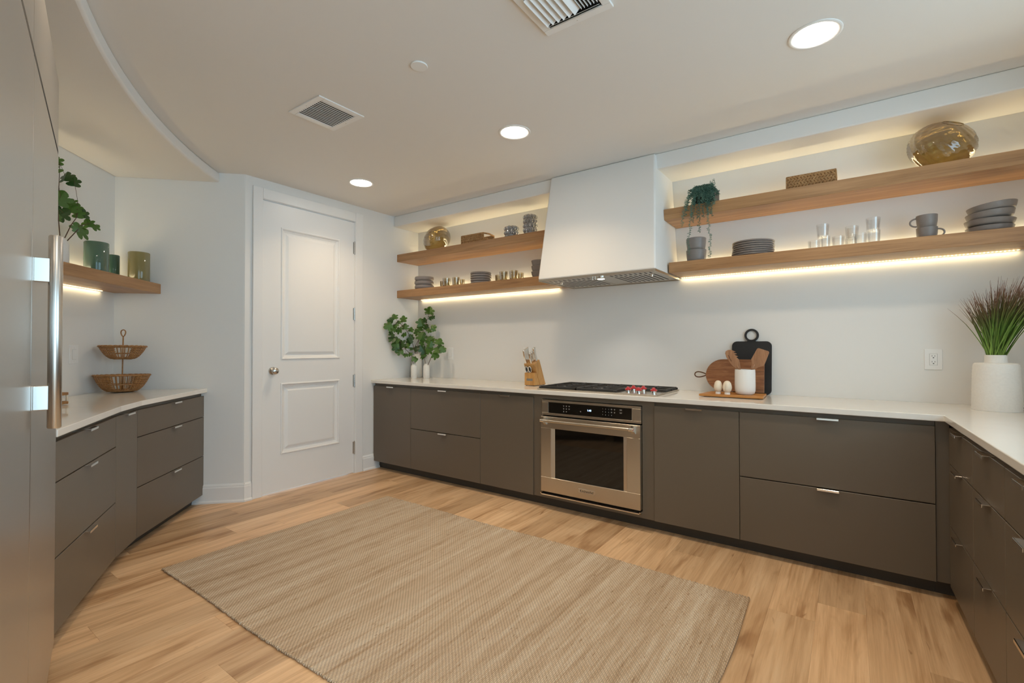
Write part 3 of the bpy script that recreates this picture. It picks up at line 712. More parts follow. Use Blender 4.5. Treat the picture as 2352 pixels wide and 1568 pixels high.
bd = MB().box(-.0705, .0605, -.019, -.015, .067, .098).build('badge', 'nickel', dro, bevel=.001, seg=1)
text('badge_lettering', 'KitchenAid', .0235, 'ink', bd, Matrix.Translation((-.005, -.0192, .083)) @ Matrix.Rotation(PI/2, 4, 'X'))
MB().box(-.392, .392, -.022, -.010, .000, .008).build('bottom_trim', 'chrome', oven, bevel=.001, seg=1)
b = MB(); b.box(-.392, -.384, -.022, .02, .000, .016); b.box(.384, .392, -.022, .02, .000, .016); b.build('trim_end', 'chrome', oven)

# ------------------------------------------------------------------ cooktop
ck = thing('gas_cooktop', 'stainless gas cooktop with black iron grates and red-collared knobs', 'cooktop', (-1.52, 3.39, ZT))
MB().box(-.470, .470, -.265, .262, .0005, .010).build('tray', 'steel', ck, bevel=.004)
def grate(x0, x1, y0, y1, centers):
    g = MB(); r = .0065; z = .0225
    for yy in (y0, y1): g.box(x0, x1, yy-.007, yy+.007, z-.012, z+.005)
    for xx in (x0, x1): g.box(xx-.007, xx+.007, y0, y1, z-.012, z+.005)
    for xx in (x0, x1):
        for yy in (y0, (y0+y1)/2, y1): g.box(xx-.012, xx+.012, yy-.012, yy+.012, .010, z)
    if len(centers) > 1: ym = sum(c[1] for c in centers)/len(centers); g.box(x0, x1, ym-.006, ym+.006, z-.008, z+.005)
    for (cx, cy) in centers:
        lo, hi = (y0, y1) if len(centers) == 1 else ((y0, ym) if cy < ym else (ym, y1))
        for k in range(4):
            a = PI/2*k; dx, dy = math.cos(a), math.sin(a)
            ex = (x1 if dx > 0 else x0) if abs(dx) > .5 else cx; ey = (hi if dy > 0 else lo) if abs(dy) > .5 else cy
            sx, sy = cx+dx*.028, cy+dy*.028
            g.box(min(sx, ex)-.0045*(abs(dy) > .5), max(sx, ex)+.0045*(abs(dy) > .5), min(sy, ey)-.0045*(abs(dx) > .5), max(sy, ey)+.0045*(abs(dx) > .5), z-.006, z+.0065)
        g.tube([(cx+.062*math.cos(2*PI*i/28), cy+.062*math.sin(2*PI*i/28), z+.001) for i in range(28)], .004, 6, closed=True)
    return g.build('grate', 'iron', ck, bevel=.0015, seg=1)
burn = [(-.300, -.125), (-.300, .125), (.015, -.125), (.015, .125), (.315, .125)]
grate(-.452, -.146, -.235, .248, burn[0:2]); grate(-.138, .168, -.235, .248, burn[2:4]); grate(.176, .448, -.010, .248, burn[4:])
for k, (bx, by) in enumerate(burn):
    bo = MB().lathe([(0, .0098), (.047, .0098), (.047, .0135), (.036, .0150), (0, .0150)], 28, (bx, by, 0)).build('burner', 'nickel', ck, smooth=40)
    MB().lathe([(0, .0151), (.034, .0151), (.036, .0165), (.034, .0195), (0, .0205)], 28, (bx, by, 0)).build('burner_cap', 'iron', bo, smooth=40)
for kx, ky in [(-1.262, 3.168), (-1.268, 3.285), (-1.184, 3.160), (-1.196, 3.287), (-1.088, 3.188)]:
    lx, ly = kx+1.52, ky-3.39
    ko = MB().lathe([(0, .0098), (.0165, .0098), (.0165, .030), (0, .030)], 20, (lx, ly, 0)).build('knob', 'chrome', ck, smooth=40)
    MB().lathe([(0, .0295), (.0195, .0295), (.0235, .033), (.0235, .038), (.019, .041), (.0125, .042), (.0115, .050), (.009, .053), (0, .053)], 24, (lx, ly, 0)).build('red_collar', 'red', ko, smooth=40)

# ------------------------------------------------------------------ knife block
kb = thing('knife_block', 'slanted wooden knife block with a small metal name plate', 'knife block', (-2.222, 3.460, ZT))
def yz(b, poly, x0, x1):
    n = len(poly); b.add([(x0, y, z) for y, z in poly]+[(x1, y, z) for y, z in poly], [tuple(range(n))[::-1], tuple(range(n, 2*n))]+[(i, (i+1) % n, n+(i+1) % n, n+i) for i in range(n)]); return b
def ccw(p):
    a = sum(p[i][0]*p[(i+1) % len(p)][1]-p[(i+1) % len(p)][0]*p[i][1] for i in range(len(p))); return p if a > 0 else p[::-1]
yz(MB(), ccw([(-.009, .004), (.085, .004), (-.018, .222), (-.095, .186)]), -.055, .055).build('block', 'blockw', kb, bevel=.002)
yz(MB(), ccw([(-.088, .004), (-.0095, .004), (-.0588, .110), (-.088, .110)]), -.052, .052).build('front_block', 'blockw', kb, bevel=.002)
MB().box(-.030, .030, -.0892, -.0878, .042, .062).build('name_plate', 'nickel', kb)
for xx in (-.04, .04):
    for yy in (-.075, .07): MB().lathe([(0, 0), (.006, 0), (.006, .0045), (0, .0045)], 10, (xx, yy, 0)).build('foot', 'ink', kb)
ka = Vector((0, -.42, .907)).normalized(); kt = Vector((0, -.907, -.42)).normalized()
top_c = Vector((0, -.018, .222))
def knife(x, u, ln, w, label, name):
    base = top_c+kt*u+Vector((x, 0, 0)); wp = Vector((-2.222, 3.460, ZT))+base
    t = thing(name, label, 'knife', tuple(wp), group='knives in the wooden block'); t['group'] = label
    h = MB(); n = 7
    for i in range(n):
        s = i/(n-1); p = ka*(ln*s)+kt*(.004*math.sin(s*PI)-.010*s*s); hw = w*(1-.25*math.sin(s*PI))*(1.12 if i == n-1 else 1)
        for dx, dk in ((-.0075, -hw), (.0075, -hw), (.0075, hw), (-.0075, hw)): h.v.append(tuple(p+Vector((dx, 0, 0))+kt*dk))
    for i in range(n-1):
        for k in range(4): q = (k+1) % 4; h.f.append((i*4+k, i*4+q, i*4+4+q, i*4+4+k))
    h.f += [(3, 2, 1, 0), tuple(range(4*n-4, 4*n))]
    h.build('handle', 'chrome', t, bevel=.003, smooth=50)
    bl = MB(); 
    q = [Vector((dx, 0, 0))+kt*dk+ka*a for a in (-.002, .004) for dx, dk in ((-.006, -w*.8), (.006, -w*.8), (.006, w*.8), (-.006, w*.8))]
    bl.add(q, [(3, 2, 1, 0), (4, 5, 6, 7), (0, 1, 5, 4), (1, 2, 6, 5), (2, 3, 7, 6), (3, 0, 4, 7)]).build('bolster', 'nickel', t)
LK = 'large chrome-handled kitchen knife standing in the wooden block'; SK = 'small chrome-handled steak knife standing in the wooden block'
for x, u in ((-.036, .070), (-.036, .050), (-.036, .030), (-.036, .012)): knife(x, u, .118, .0115, LK, 'kitchen_knife')
for x, u in ((.018, .072), (.018, .056), (.020, .040)): knife(x, u, .092, .0090, SK, 'steak_knife')
for x, u in ((.040, .030), (.034, .012)): knife(x, u, .120, .0115, LK, 'kitchen_knife')
sc = thing('scissors', 'kitchen scissors with black oval grips tucked in the knife block front', 'scissors', (-2.236, 3.382, ZT+.110))
for s in (-1, 1):
    pts = [Vector((s*.017+.013*math.cos(a), 0, 0))+Vector((0, -.30, .954))*(.030+.026*math.sin(a)) for a in [2*PI*i/18 for i in range(18)]]
    g = MB().tube(pts, .0042, 8, closed=True).build('grip', 'nickel', sc, smooth=True)
    ctr = Vector((s*.017, 0, 0))+Vector((0, -.30, .954))*.030
    f = MB(); f.add([tuple(ctr)]+[tuple(ctr+(p-ctr)*.92) for p in pts], [(0, 1+i, 1+(i+1) % 18) for i in range(18)]); f.build('grip_pad', 'ink', g)
MB().box(-.006, .006, -.002, .004, -.003, .012).build('pivot', 'nickel', sc)

# ------------------------------------------------------------------ boards, crock, shakers
TZ = ZT+.0185
tray = tag(MB().prism([(-.822, 3.300), (-.440, 3.316), (-.452, 3.552), (-.800, 3.540)], ZT+.004, TZ).build('serving_board', 'teak', bevel=.003), 'flat rectangular teak serving board lying under the white crock', 'board')
for xx, yy in ((-.79, 3.33), (-.47, 3.345), (-.48, 3.53), (-.78, 3.52)): MB().lathe([(0, ZT+.0002), (.008, ZT+.0002), (.008, ZT+.0045), (0, ZT+.0045)], 10, (xx, yy, 0)).build('foot', 'ink', tray)
def plate_xz(b, poly, th):
    n = len(poly); b.add([(x, 0, z) for x, z in poly]+[(x, th, z) for x, z in poly], [tuple(range(n)), tuple(range(n, 2*n))[::-1]]+[(i, n+i, n+(i+1) % n, (i+1) % n) for i in range(n)]); return b
def rrect(x0, x1, z0, z1, r, n=6):
    o = []
    for cx, cz, a in ((x1-r, z0+r, -PI/2), (x1-r, z1-r, 0), (x0+r, z1-r, PI/2), (x0+r, z0+r, PI)):
        o += [(cx+r*math.cos(a+PI/2*i/n), cz+r*math.sin(a+PI/2*i/n)) for i in range(n+1)]
    return o
# black board leaning on the wall
yb = 3.655; pL, pR = ony(1679.3, 850, yb), ony(1771.6, 850, yb); zt1 = ony(1725, 783, yb).z; rc = ony(1724.4, 768.4, yb)
bw = pR.x-pL.x; bb = thing('cutting_board', 'black rectangular cutting board with ring handle leaning on the wall', 'cutting board', ((pL.x+pR.x)/2, yb, ZT+.0005), rot=(math.radians(-5.5), 0, 0))
hh = zt1-ZT
plate_xz(MB(), rrect(-bw/2, bw/2, 0, hh, .034), .014).build('board', 'blackwood', bb, bevel=.0025)
rr_ = .046; rg = MB(); n = 36; zc_ = hh+rr_*.93
for i in range(n):
    a = 2*PI*i/n
    for (q, y) in ((rr_, 0), (rr_, .014), (rr_*.70, .014), (rr_*.70, 0)): rg.v.append((q*math.cos(a), y, zc_+q*math.sin(a)))
for i in range(n):
    j = (i+1) % n
    for k in range(4): m_ = (k+1) % 4; rg.f.append((i*4+k, j*4+k, j*4+m_, i*4+m_))
rg.build('ring_handle', 'blackwood', bb, bevel=.002)
plate_xz(MB(), [(-.032, hh-.004), (.032, hh-.004), (.020, hh+.009), (-.020, hh+.009)], .014).build('neck', 'blackwood', bb)
# round-ended acacia paddle board on its side
yp = 3.585; q0, q1 = ony(1620.3, 865, yp), ony(1755, 865, yp); zt2 = ony(1690, 825, yp).z; ph = zt2-TZ; pw_ = q1.x-q0.x
pb = thing('paddle_board', 'reddish wooden paddle board with rounded end standing before the black board', 'cutting board', (q0.x, yp, TZ+.0005), rot=(math.radians(-5), 0, 0))
r = ph*.5; pol = [(pw_, 0), (pw_, ph)]+[(r*1.05+r*1.05*math.cos(a), ph/2+r*math.sin(a)) for a in [PI/2+PI*i/20 for i in range(21)]]
plate_xz(MB(), pol[::-1], .015).build('board', 'walnut', pb, bevel=.002)
lp = [(.004-.041*(1-math.cos(a)), .0075, ph*.50+.026*math.sin(a)*(.35+.65*(1-math.cos(a))/2)) for a in [2*PI*i/28 for i in range(28)]]
MB().tube(lp, .0042, 8, closed=True).build('leather_loop', 'leather', pb, smooth=True)
# crock
cc, crr, cD = cyl(1686.7, 1735.1, 3.425)
ctz = ztop(1711, 849, cD-crr)-TZ
cr_ = thing('utensil_crock', 'white ceramic utensil crock standing on the teak board', 'crock', (cc.x, cc.y, TZ))
MB().lathe([(0, 0), (crr*.72, 0), (crr*.90, .008), (crr*.985, .026), (crr, .055), (crr*.985, ctz-.02), (crr*.97, ctz), (crr*.91, ctz), (crr*.92, .02), (0, .012)], 48).build('pot', 'ceramic', cr_, smooth=40)
def spoonlike(name, label, cat, base, tip, head):
    pass
us = thing('pasta_server', 'wooden pasta server with toothed edge standing in the white crock', 'utensil', (cc.x-.012, cc.y, TZ+.016))
def P(px, py, Y, o): p = ony(px, py, Y); return Vector((p.x-o[0], p.y-o[1], p.z-o[2]))
so = lambda x, y: (1560+x/7.127, 720+y/7.127)
o1 = (cc.x-.012, cc.y, TZ+.016)
MB().tube([(.012, 0, 0), P(*so(985, 905), 3.425, o1), P(*so(945, 850), 3.423, o1)], [.006, .0075, .010], 10).build('handle', 'utensil', us, smooth=True)
out = [(1000, 900), (990, 800), (968, 742), (930, 715), (965, 700), (930, 688), (900, 672), (945, 660), (905, 645), (880, 630), (922, 625), (880, 607), (850, 592), (800, 594), (760, 615), (752, 650), (770, 710), (810, 775), (860, 845), (930, 905)]
def slab(pts2, Y, o, th, bend=0):
    v = [P(*so(*p), Y, o) for p in pts2]; n = len(v); c = sum(v, Vector())/n
    f = [p+Vector((0, -bend*((p-c).length/.04)**2, 0)) for p in v]
    b = MB(); b.add([tuple(p) for p in f]+[tuple(p+Vector((0, th, 0))) for p in f], [tuple(range(n)), tuple(range(n, 2*n))[::-1]]+[(i, n+i, n+(i+1) % n, (i+1) % n) for i in range(n)]); return b
slab(out, 3.417, o1, .010).build('head', 'utensil', us, bevel=.0015)
slab([(795, 675), (808, 680), (860, 780), (848, 783)], 3.4164, o1, .0008).build('slot', 'leather', us)
ut = thing('wooden_turner', 'flat wooden turner standing in the white crock', 'utensil', (cc.x+.012, cc.y, TZ+.016)); o2 = (cc.x+.012, cc.y, TZ+.016)
MB().tube([(-.008, 0, 0), P(*so(1195, 905), 3.425, o2), P(*so(1230, 830), 3.423, o2)], [.006, .0075, .009], 10).build('handle', 'utensil', ut, smooth=True)
slab([(1170, 905), (1190, 830), (1178, 745), (1275, 572), (1300, 565), (1460, 615), (1472, 640), (1390, 850), (1290, 880), (1235, 912)], 3.418, o2, .007).build('head', 'utensil', ut, bevel=.002)
for i, (a, b_, yt, lab) in enumerate(((1638.9, 1659.0, 873.2, 'plain cream egg-shaped shaker on the teak board, away from the crock'), (1658.9, 1680.6, 874.0, 'cream egg-shaped shaker with a seam, beside the white crock'))):
    c, r, D = cyl(a, b_, 3.372-.012*i); hz = ztop((a+b_)/2, yt, D)-TZ
    s = thing('shaker', lab, 'shaker', (c.x, c.y, TZ))
    MB().lathe([(0, 0), (r*.62, 0), (r*.62, hz*.13), (r*.55, hz*.15)], 24).build('base', 'ceramic', s, smooth=40)
    MB().lathe([(0, .14*hz), (r*.55, .15*hz), (r*.85, .27*hz), (r, .47*hz), (r*.96, .62*hz), (r*.80, .82*hz), (r*.55, .94*hz), (r*.3, .985*hz), (0, hz)], 28).build('egg', 'cream', s, smooth=True)
    if i: MB().tube([(-.15*r*math.cos(q)-0*r, -r*1.0*math.cos(q), .52*hz+.42*hz*math.sin(q)) for q in [-1.0+2.0*k/10 for k in range(11)]], .0006, 5).build('seam', 'stone2', s)

# ------------------------------------------------------------------ small white vases and fig branches
def bottle(name, label, x0, x1, ytop, Y, cat='vase'):
    c, r, D = cyl(x0, x1, Y); h = ztop((x0+x1)/2, ytop, D-r*.6)-ZT
    t = tag(MB().lathe([(0, 0), (r*.92, 0), (r, .006), (r, h*.80), (r*.86, h*.90), (r*.55, h*.95), (r*.52, h), (r*.40, h), (r*.40, h*.94), (r*.75, h*.84), (r*.86, .02), (0, .012)], 32).build(name, 'rough_ceramic', smooth=45, loc=(c.x, c.y, ZT)), label, cat)
    return Vector((c.x, c.y, ZT+h))
m1 = bottle('bottle_vase', 'small white bottle vase in front of the taller white vase', 943.8, 958.4, 835.4, 3.500)
m2 = bottle('bottle_vase', 'small white bottle vase standing by itself beside the taller one', 972.0, 987.0, 835.0, 3.565)
m3 = bottle('tall_vase', 'taller white cylindrical vase behind two small bottle vases', 946.0, 969.0, 812.0, 3.620)
half = [(0, 0), (.14, -.02), (.32, .01), (.44, .12), (.42, .24), (.34, .32), (.25, .365), (.38, .41), (.50, .54), (.51, .66), (.42, .75), (.30, .75), (.22, .67), (.25, .80), (.19, .93), (.09, 1.01), (0, 1.04)]
LEAF = []
def leaf_mesh(seed):
    r = random.Random(seed); vs = [(0, 0, 0)]; k = 1.0+.35*r.random(); f = .22+.25*r.random(); cu = .10+.25*r.random()
    def zz(x, y): return -abs(x)*f-cu*y*y*.5
    R_ = [(x*k, y, zz(x*k, y)) for x, y in half]; L_ = [(-x*k, y, zz(x*k, y)) for x, y in half]
    mid = [(0, y/10, zz(0, y/10)) for y in range(1, 10)]
    b = MB(); b.v = R_+L_[1:-1]+mid; n = len(R_); nl = len(L_)-2
    md = list(range(n+nl, n+nl+9))
    b.f = [tuple(list(range(n))+md[::-1]), tuple([0]+md+[n-1]+list(range(n+nl-1, n-1, -1)))]
    me = bpy.data.meshes.new('leaf'); me.from_pydata(b.v, [], b.f); me.update(); me.materials.append(M['leaf2'] if r.random() < .28 else M['leaf']); return me
LEAF = [leaf_mesh(s) for s in range(7)]
rl = random.Random(3)
def add_leaf(parent, pos, size, out_dir, jit=.6):
    """pos relative to the parent; leaf blade roughly turned to the room, tip pointing along out_dir"""
    o = bpy.data.objects.new('leaf', rl.choice(LEAF)); COL.objects.link(o); o.parent = parent
    nrm = (-(parent.location+Vector(pos)-Vector((0, 0, H))).normalized()+Vector((rl.uniform(-jit, jit), rl.uniform(-jit, jit), rl.uniform(.0, jit+.2)))).normalized()
    t = Vector(out_dir); t = (t-nrm*t.dot(nrm)); t = t.normalized() if t.length > 1e-4 else nrm.orthogonal()
    x = t.cross(nrm).normalized()
    mt = Matrix((x, t, nrm)).transposed().to_4x4()
    o.matrix_local = Matrix.Translation(Vector(pos)-t*size*.5) @ mt @ Matrix.Diagonal((size, size, size, 1))
def branch(label, base, twigs, leaves, pxf, Yv, scale, clampx=None, cl=None, mdir=None):
    """twigs: pixel polylines from the vase mouth; leaves: (x, y, size px) in the same pixel frame"""
    t = thing('fig_branch', label, 'branch', tuple(base))
    def P3(x, y):
        px, py = pxf(x, y)
        if mdir is not None: p = online(px, py, *mdir)
        else:
            p = ony(px, py, Yv)
            if clampx is not None and p.x < clampx: p = onx(px, py, clampx)
        return p-base
    for tw in twigs:
        pts = [P3(*q) for q in tw]; pts[0] = Vector((pts[0].x*.2, pts[0].y*.2, -.045)) if len(tw) > 2 else pts[0]
        sm = []
        for i in range(len(pts)-1):
            for k in range(4): s = k/4; sm.append(pts[i].lerp(pts[i+1], s))
        sm.append(pts[-1]); n = len(sm)
        MB().tube(sm, [.0032-.0018*i/n for i in range(n)], 6).build('stem', 'twig', t, smooth=True)
    c0 = P3(*twigs[0][0])
    allp = [P3(*q) for tw in twigs for q in tw]
    for (x, y, s) in leaves:
        p = P3(x, y); p = p+Vector((rl.uniform(-.006, .006), rl.uniform(-.03, .005), 0))
        near = min(allp, key=lambda q: (q-p).length); d = p-near+Vector((0, 0, .015))+(p-c0)*.25
        add_leaf(t, p, s*scale, d)
        if (p-near).length > .012: MB().tube([near, near.lerp(p, .5)+Vector((0, 0, .004)), p], .0011, 5).build('leaf_stalk', 'twig', t)
    return t
vf = lambda x, y: (880+x/7.84, 690+y/7.84)
sc1 = 1.22/7.84*4.15/1086*1.72
branch('leafy fig branch rising highest from the tall white vase', m3, [[(590, 965), (630, 740), (700, 600), (770, 420), (810, 290), (850, 190)], [(590, 965), (560, 860), (640, 700)]],
       [(860, 175, 85), (795, 205, 60), (905, 295, 45), (858, 315, 45), (700, 390, 85), (755, 350, 60), (680, 490, 70), (790, 475, 75), (840, 535, 60), (905, 465, 60), (930, 515, 55), (610, 560, 80), (720, 640, 95), (640, 655, 55), (720, 765, 65), (865, 665, 65), (885, 720, 65), (815, 725, 55), (560, 850, 95), (640, 845, 80), (530, 655, 70)], vf, 3.62, sc1, -3.90)
branch('leafy fig branch arching toward the door from the tall white vase', m3, [[(570, 962), (520, 740), (440, 560), (340, 450), (260, 370), (200, 290)]],
       [(205, 285, 80), (145, 350, 65), (110, 450, 85), (200, 495, 75), (250, 435, 60), (305, 525, 70), (310, 390, 50), (360, 325, 75), (410, 465, 65), (500, 515, 60), (385, 610, 60), (495, 730, 70)], vf, 3.60, sc1, -3.88)
branch('fig branch leaning toward the door from the front bottle vase', m1, [[(545, 1140), (515, 990), (400, 870), (330, 760), (270, 690), (170, 640)], [(560, 1138), (585, 1070), (600, 1030)]],
       [(190, 595, 65), (165, 665, 85), (255, 680, 80), (205, 780, 75), (205, 845, 75), (340, 785, 95), (320, 905, 85), (455, 810, 60), (430, 965, 55), (500, 962, 45), (595, 1040, 65)], vf, 3.50, sc1, -3.86)
branch('forked fig branch in the bottle vase nearest the wall plate', m2, [[(770, 1140), (740, 1010), (780, 890), (850, 800)], [(805, 1138), (870, 1010), (930, 910), (1000, 800), (1015, 730)]],
       [(765, 880, 90), (850, 870, 85), (872, 790, 65), (710, 1010, 55), (745, 965, 55), (1012, 735, 80), (1050, 825, 50), (1045, 885, 85), (1110, 870, 70), (972, 985, 75)], vf, 3.565, sc1, -3.90)

# ------------------------------------------------------------------ big vase with grass
gc, gr, gD = cyl(2228, 2349, 3.466)
sh = ztop(2288, 833, gD)-ZT; nk = ztop(2288, 815, gD)-ZT
gv = thing('large_vase', 'large ribbed white stoneware vase with a short neck', 'vase', (gc.x, gc.y, ZT))
prof = [(0, 0), (gr*.985, 0), (gr, .004)]
n = 26
for i in range(n+1):
    s = i/n; prof.append((gr*(1-.045*s-.03*s*s)+.0007*(1 if i % 2 else -1), .006+(sh-.022)*s))
prof += [(gr*.91, sh-.008), (gr*.84, sh-.001), (gr*.47, sh+.001), (gr*.455, sh+.006), (gr*.455, nk), (gr*.40, nk), (gr*.40, sh-.01), (0, sh-.012)]
MB().lathe(prof, 56, rf=lambda a, z: 1+.004*math.sin(3*a+z*30)).build('pot', 'rough_ceramic', gv, smooth=35)
gg = thing('grass_bunch', 'bunch of green ornamental grass with reddish tips in the large vase', 'grass', (gc.x, gc.y, ZT+nk-.02))
rg_ = random.Random(5); vo = lambda x, y: (2080+x/4.125, 620+y/4.125)
up_ = Vector((0, 0, 1)); side = Vector((math.cos(az(2288)), -math.sin(az(2288)), 0)).normalized()
for i in range(280):
    s = i/279; lean = -.30+.82*s+rg_.uniform(-.07, .07)
    hgt = (.315+.105*min(1, max(0, s/.55)))*rg_.uniform(.80, 1.04)
    if i in (0, 1): lean = -.52+.08*i; hgt = .29
    dy = rg_.uniform(-.30, .30); b0 = Vector((rg_.uniform(-.9, .9)*gr*.33, rg_.uniform(-.9, .9)*gr*.33, 0))
    dirn = (up_+side*lean*.80+side.cross(up_)*dy*.5).normalized(); bend = side*lean*.20+Vector((0, 0, -.01))
    kink = side*rg_.uniform(-.022, .022)+side.cross(up_)*rg_.uniform(-.012, .012)
    b = MB(); wv = side*.0022*rg_.uniform(.6, 1.3)+side.cross(up_)*.0012
    for k in range(7):
        q = k/6; p = b0+dirn*hgt*q*1.02+bend*q*q*.6+kink*max(0, q-.7)*3; w_ = wv*(1-q**3*.85)
        b.v += [tuple(p-w_), tuple(p+w_)]
        if k: b.f.append((2*k-2, 2*k-1, 2*k+1, 2*k))
    b.build('blade', 'grass', gg)

# ------------------------------------------------------------------ shelf things
Z1, Z2, Z3, Z4 = 2.2175, 2.2185, 1.8315, 1.8315
kx = lambda x, y: (880+x/4.9, 400+y/4.9); gx = lambda x, y: (1500+x/5.113, 360+y/5.113); hx_ = lambda x, y: (1900+x/3.7323, 240+y/3.7323)
jx = lambda x, y: (940+x/7.587, 590+y/7.587); qx = lambda x, y: (1840+x/10.69, 480+y/10.69)
def swirl_vase(label, x0, x1, ytop, Y, z, tilt):
    c, r, D = cyl(x0, x1, Y); zt = ztop((x0+x1)/2, ytop, D-r*.3); 
    rv = min(r, (zt-z)/2.06)
    t = thing('glass_vase', label, 'vase', (c.x, c.y, z+rv*1.034))
    prof = []
    for i in range(25):
        a = -PI/2+.30+(PI-.62)*i/24; prof.append((r*math.cos(a), rv*math.sin(a)))
    prof = [(0, prof[0][1])]+prof
    rm = Matrix.Rotation(tilt[0], 4, 'X') @ Matrix.Rotation(tilt[1], 4, 'Y')
    MB().lathe(prof, 128, rf=lambda a, z_: 1+.030*math.cos(15*(a+1.2*z_/rv))).xf(rm).build('bowl', 'amber', t, smooth=True)
    rr = prof[-1][0]; MB().tube([(rr*math.cos(2*PI*i/40), rr*math.sin(2*PI*i/40), prof[-1][1]) for i in range(40)], .0022, 6, closed=True).xf(rm).build('rim', 'amber', t, smooth=True)
    return t
swirl_vase('round amber swirled glass vase on the upper left oak shelf', 969.8, 1036.7, 520.4, 3.545, Z1, (.5, -.55))
swirl_vase('large round amber swirled glass vase on the upper right oak shelf', 2086, 2255, 274.5, 3.545, Z2, (.55, .35))

def woven_box(label, x0, x1, ytop, Y, z, d, rows, end_gap=False, name='wicker_basket'):
    """braided rectangular basket, its front side seen"""
    a, b_ = ony(x0, 500, Y-d/2), ony(x1, 500, Y-d/2); L = b_.x-a.x; h = ony((x0+x1)/2, ytop, Y-d/2).z-z
    t = thing(name, label, 'basket', ((a.x+b_.x)/2, Y, z))
    rh = h/(rows+.25)
    def side(p, q, rws, nm='woven_side'):
        p, q = Vector(p), Vector(q); ln = (q-p).length; n = max(3, int(ln/(rh*1.15))); dd = (q-p)/ln; m = MB()
        an = math.atan2(dd.y, dd.x)
        for k in range(rws):
            for i in range(n+1):
                for s in (0, 1):
                    e = MB().ell((0, 0, 0), (rh*.86, rh*.34, rh*.36), 8, 5)
                    c = p+dd*(rh*.55+(ln-rh*1.1)*(i+(.5 if s else 0))/(n+.5))
                    e.xf(Matrix.Translation((c.x, c.y, rh*(k+.62)+(rh*.14 if s else -rh*.14))) @ Matrix.Rotation(an, 4, 'Z') @ Matrix.Rotation((.55 if s else -.55)*(1 if k % 2 else -1), 4, 'Y')); m.add(e.v, e.f)
        return m.build(nm, 'wicker', t, smooth=True)
    hw, hd = L/2-rh*.2, d/2-rh*.2
    li = MB(); hb_ = h*(.92 if not end_gap else .45); li.box(-hw+.002, hw-.002, -hd+.001, -hd+.004, .004, h*.92); li.box(-hw+.002, hw-.002, hd-.004, hd-.001, .004, h*.92); li.box(-hw+.001, -hw+.004, -hd+.004, hd-.004, .004, hb_); li.box(hw-.004, hw-.001, -hd+.004, hd-.004, .004, hb_); li.build('inner_lining', 'wicker', t)
    side((-hw, -hd), (hw, -hd), rows); side((-hw, hd), (hw, hd), rows)
    for s in (-1, 1):
        side((s*hw, -hd), (s*hw, hd), rows-2 if end_gap else rows)
        if end_gap: MB().tube([(s*hw, -hd, h-rh*.4), (s*(hw+.004), 0, h-rh*.1), (s*hw, hd, h-rh*.4)], rh*.35, 8).build('handle', 'wicker', t, smooth=True)
    MB().box(-hw, hw, -hd, hd, .001, .006).build('base', 'wicker', t)
    rt = rh*.22
    for sy in (-1, 1): MB().tube([(-hw, sy*hd, h-rt), (hw, sy*hd, h-rt)], rt, 8).build('rim', 'wicker', t, smooth=True)
    for sx in (-1, 1):
        for sy in (-1, 1): MB().tube([(sx*hw, sy*hd, .002), (sx*hw, sy*hd, h-rt)], rt*1.2, 8).build('corner_cord', 'wicker', t, smooth=True)
        if not end_gap: MB().tube([(sx*hw, -hd, h-rt), (sx*hw, hd, h-rt)], rt, 8).build('rim', 'wicker', t, smooth=True)
    return t
woven_box('small brown wicker basket with open end handles on the upper left shelf', 1058.5, 1110.5, 537, 3.54, Z1, .17, 4, True)
woven_box('tan braided wicker basket on the upper right oak shelf', 1806, 1922, 396, 3.555, Z2, .19, 5)

def bubble_cup(label, x0, x1, ytop, Y, z, rows):
    c, r, D = cyl(x0, x1, Y); h = ztop((x0+x1)/2, ytop, D-r)-z; t = thing('bubble_tumbler', label, 'glass', (c.x, c.y, z))
    ri = r*.86; MB().lathe([(0, 0), (ri, 0), (ri, h), (ri-.003, h), (ri-.003, .008), (0, .006)], 32).build('cup', 'bubble', t, smooth=40)
    m = MB(); n = 12; hr = h/rows
    for k in range(rows):
        for i in range(n):
            a = 2*PI*(i+.5*(k % 2))/n; m.ell((ri*math.cos(a), ri*math.sin(a), hr*(k+.5)), (r*.24, r*.24, hr*.50), 10, 7)
    m.build('bubbles', 'bubble', t, smooth=True)['kind'] = 'stuff'
bubble_cup('short grey bubble-textured glass cup on the upper left shelf', *[kx(v_, 0)[0] for v_ in (1365, 1525)], kx(0, 572)[1], 3.56, Z1, 3)
bubble_cup('tall grey bubble-textured glass cup beside the range hood', *[kx(v_, 0)[0] for v_ in (1580, 1735)], kx(0, 442)[1], 3.56, Z1, 5)

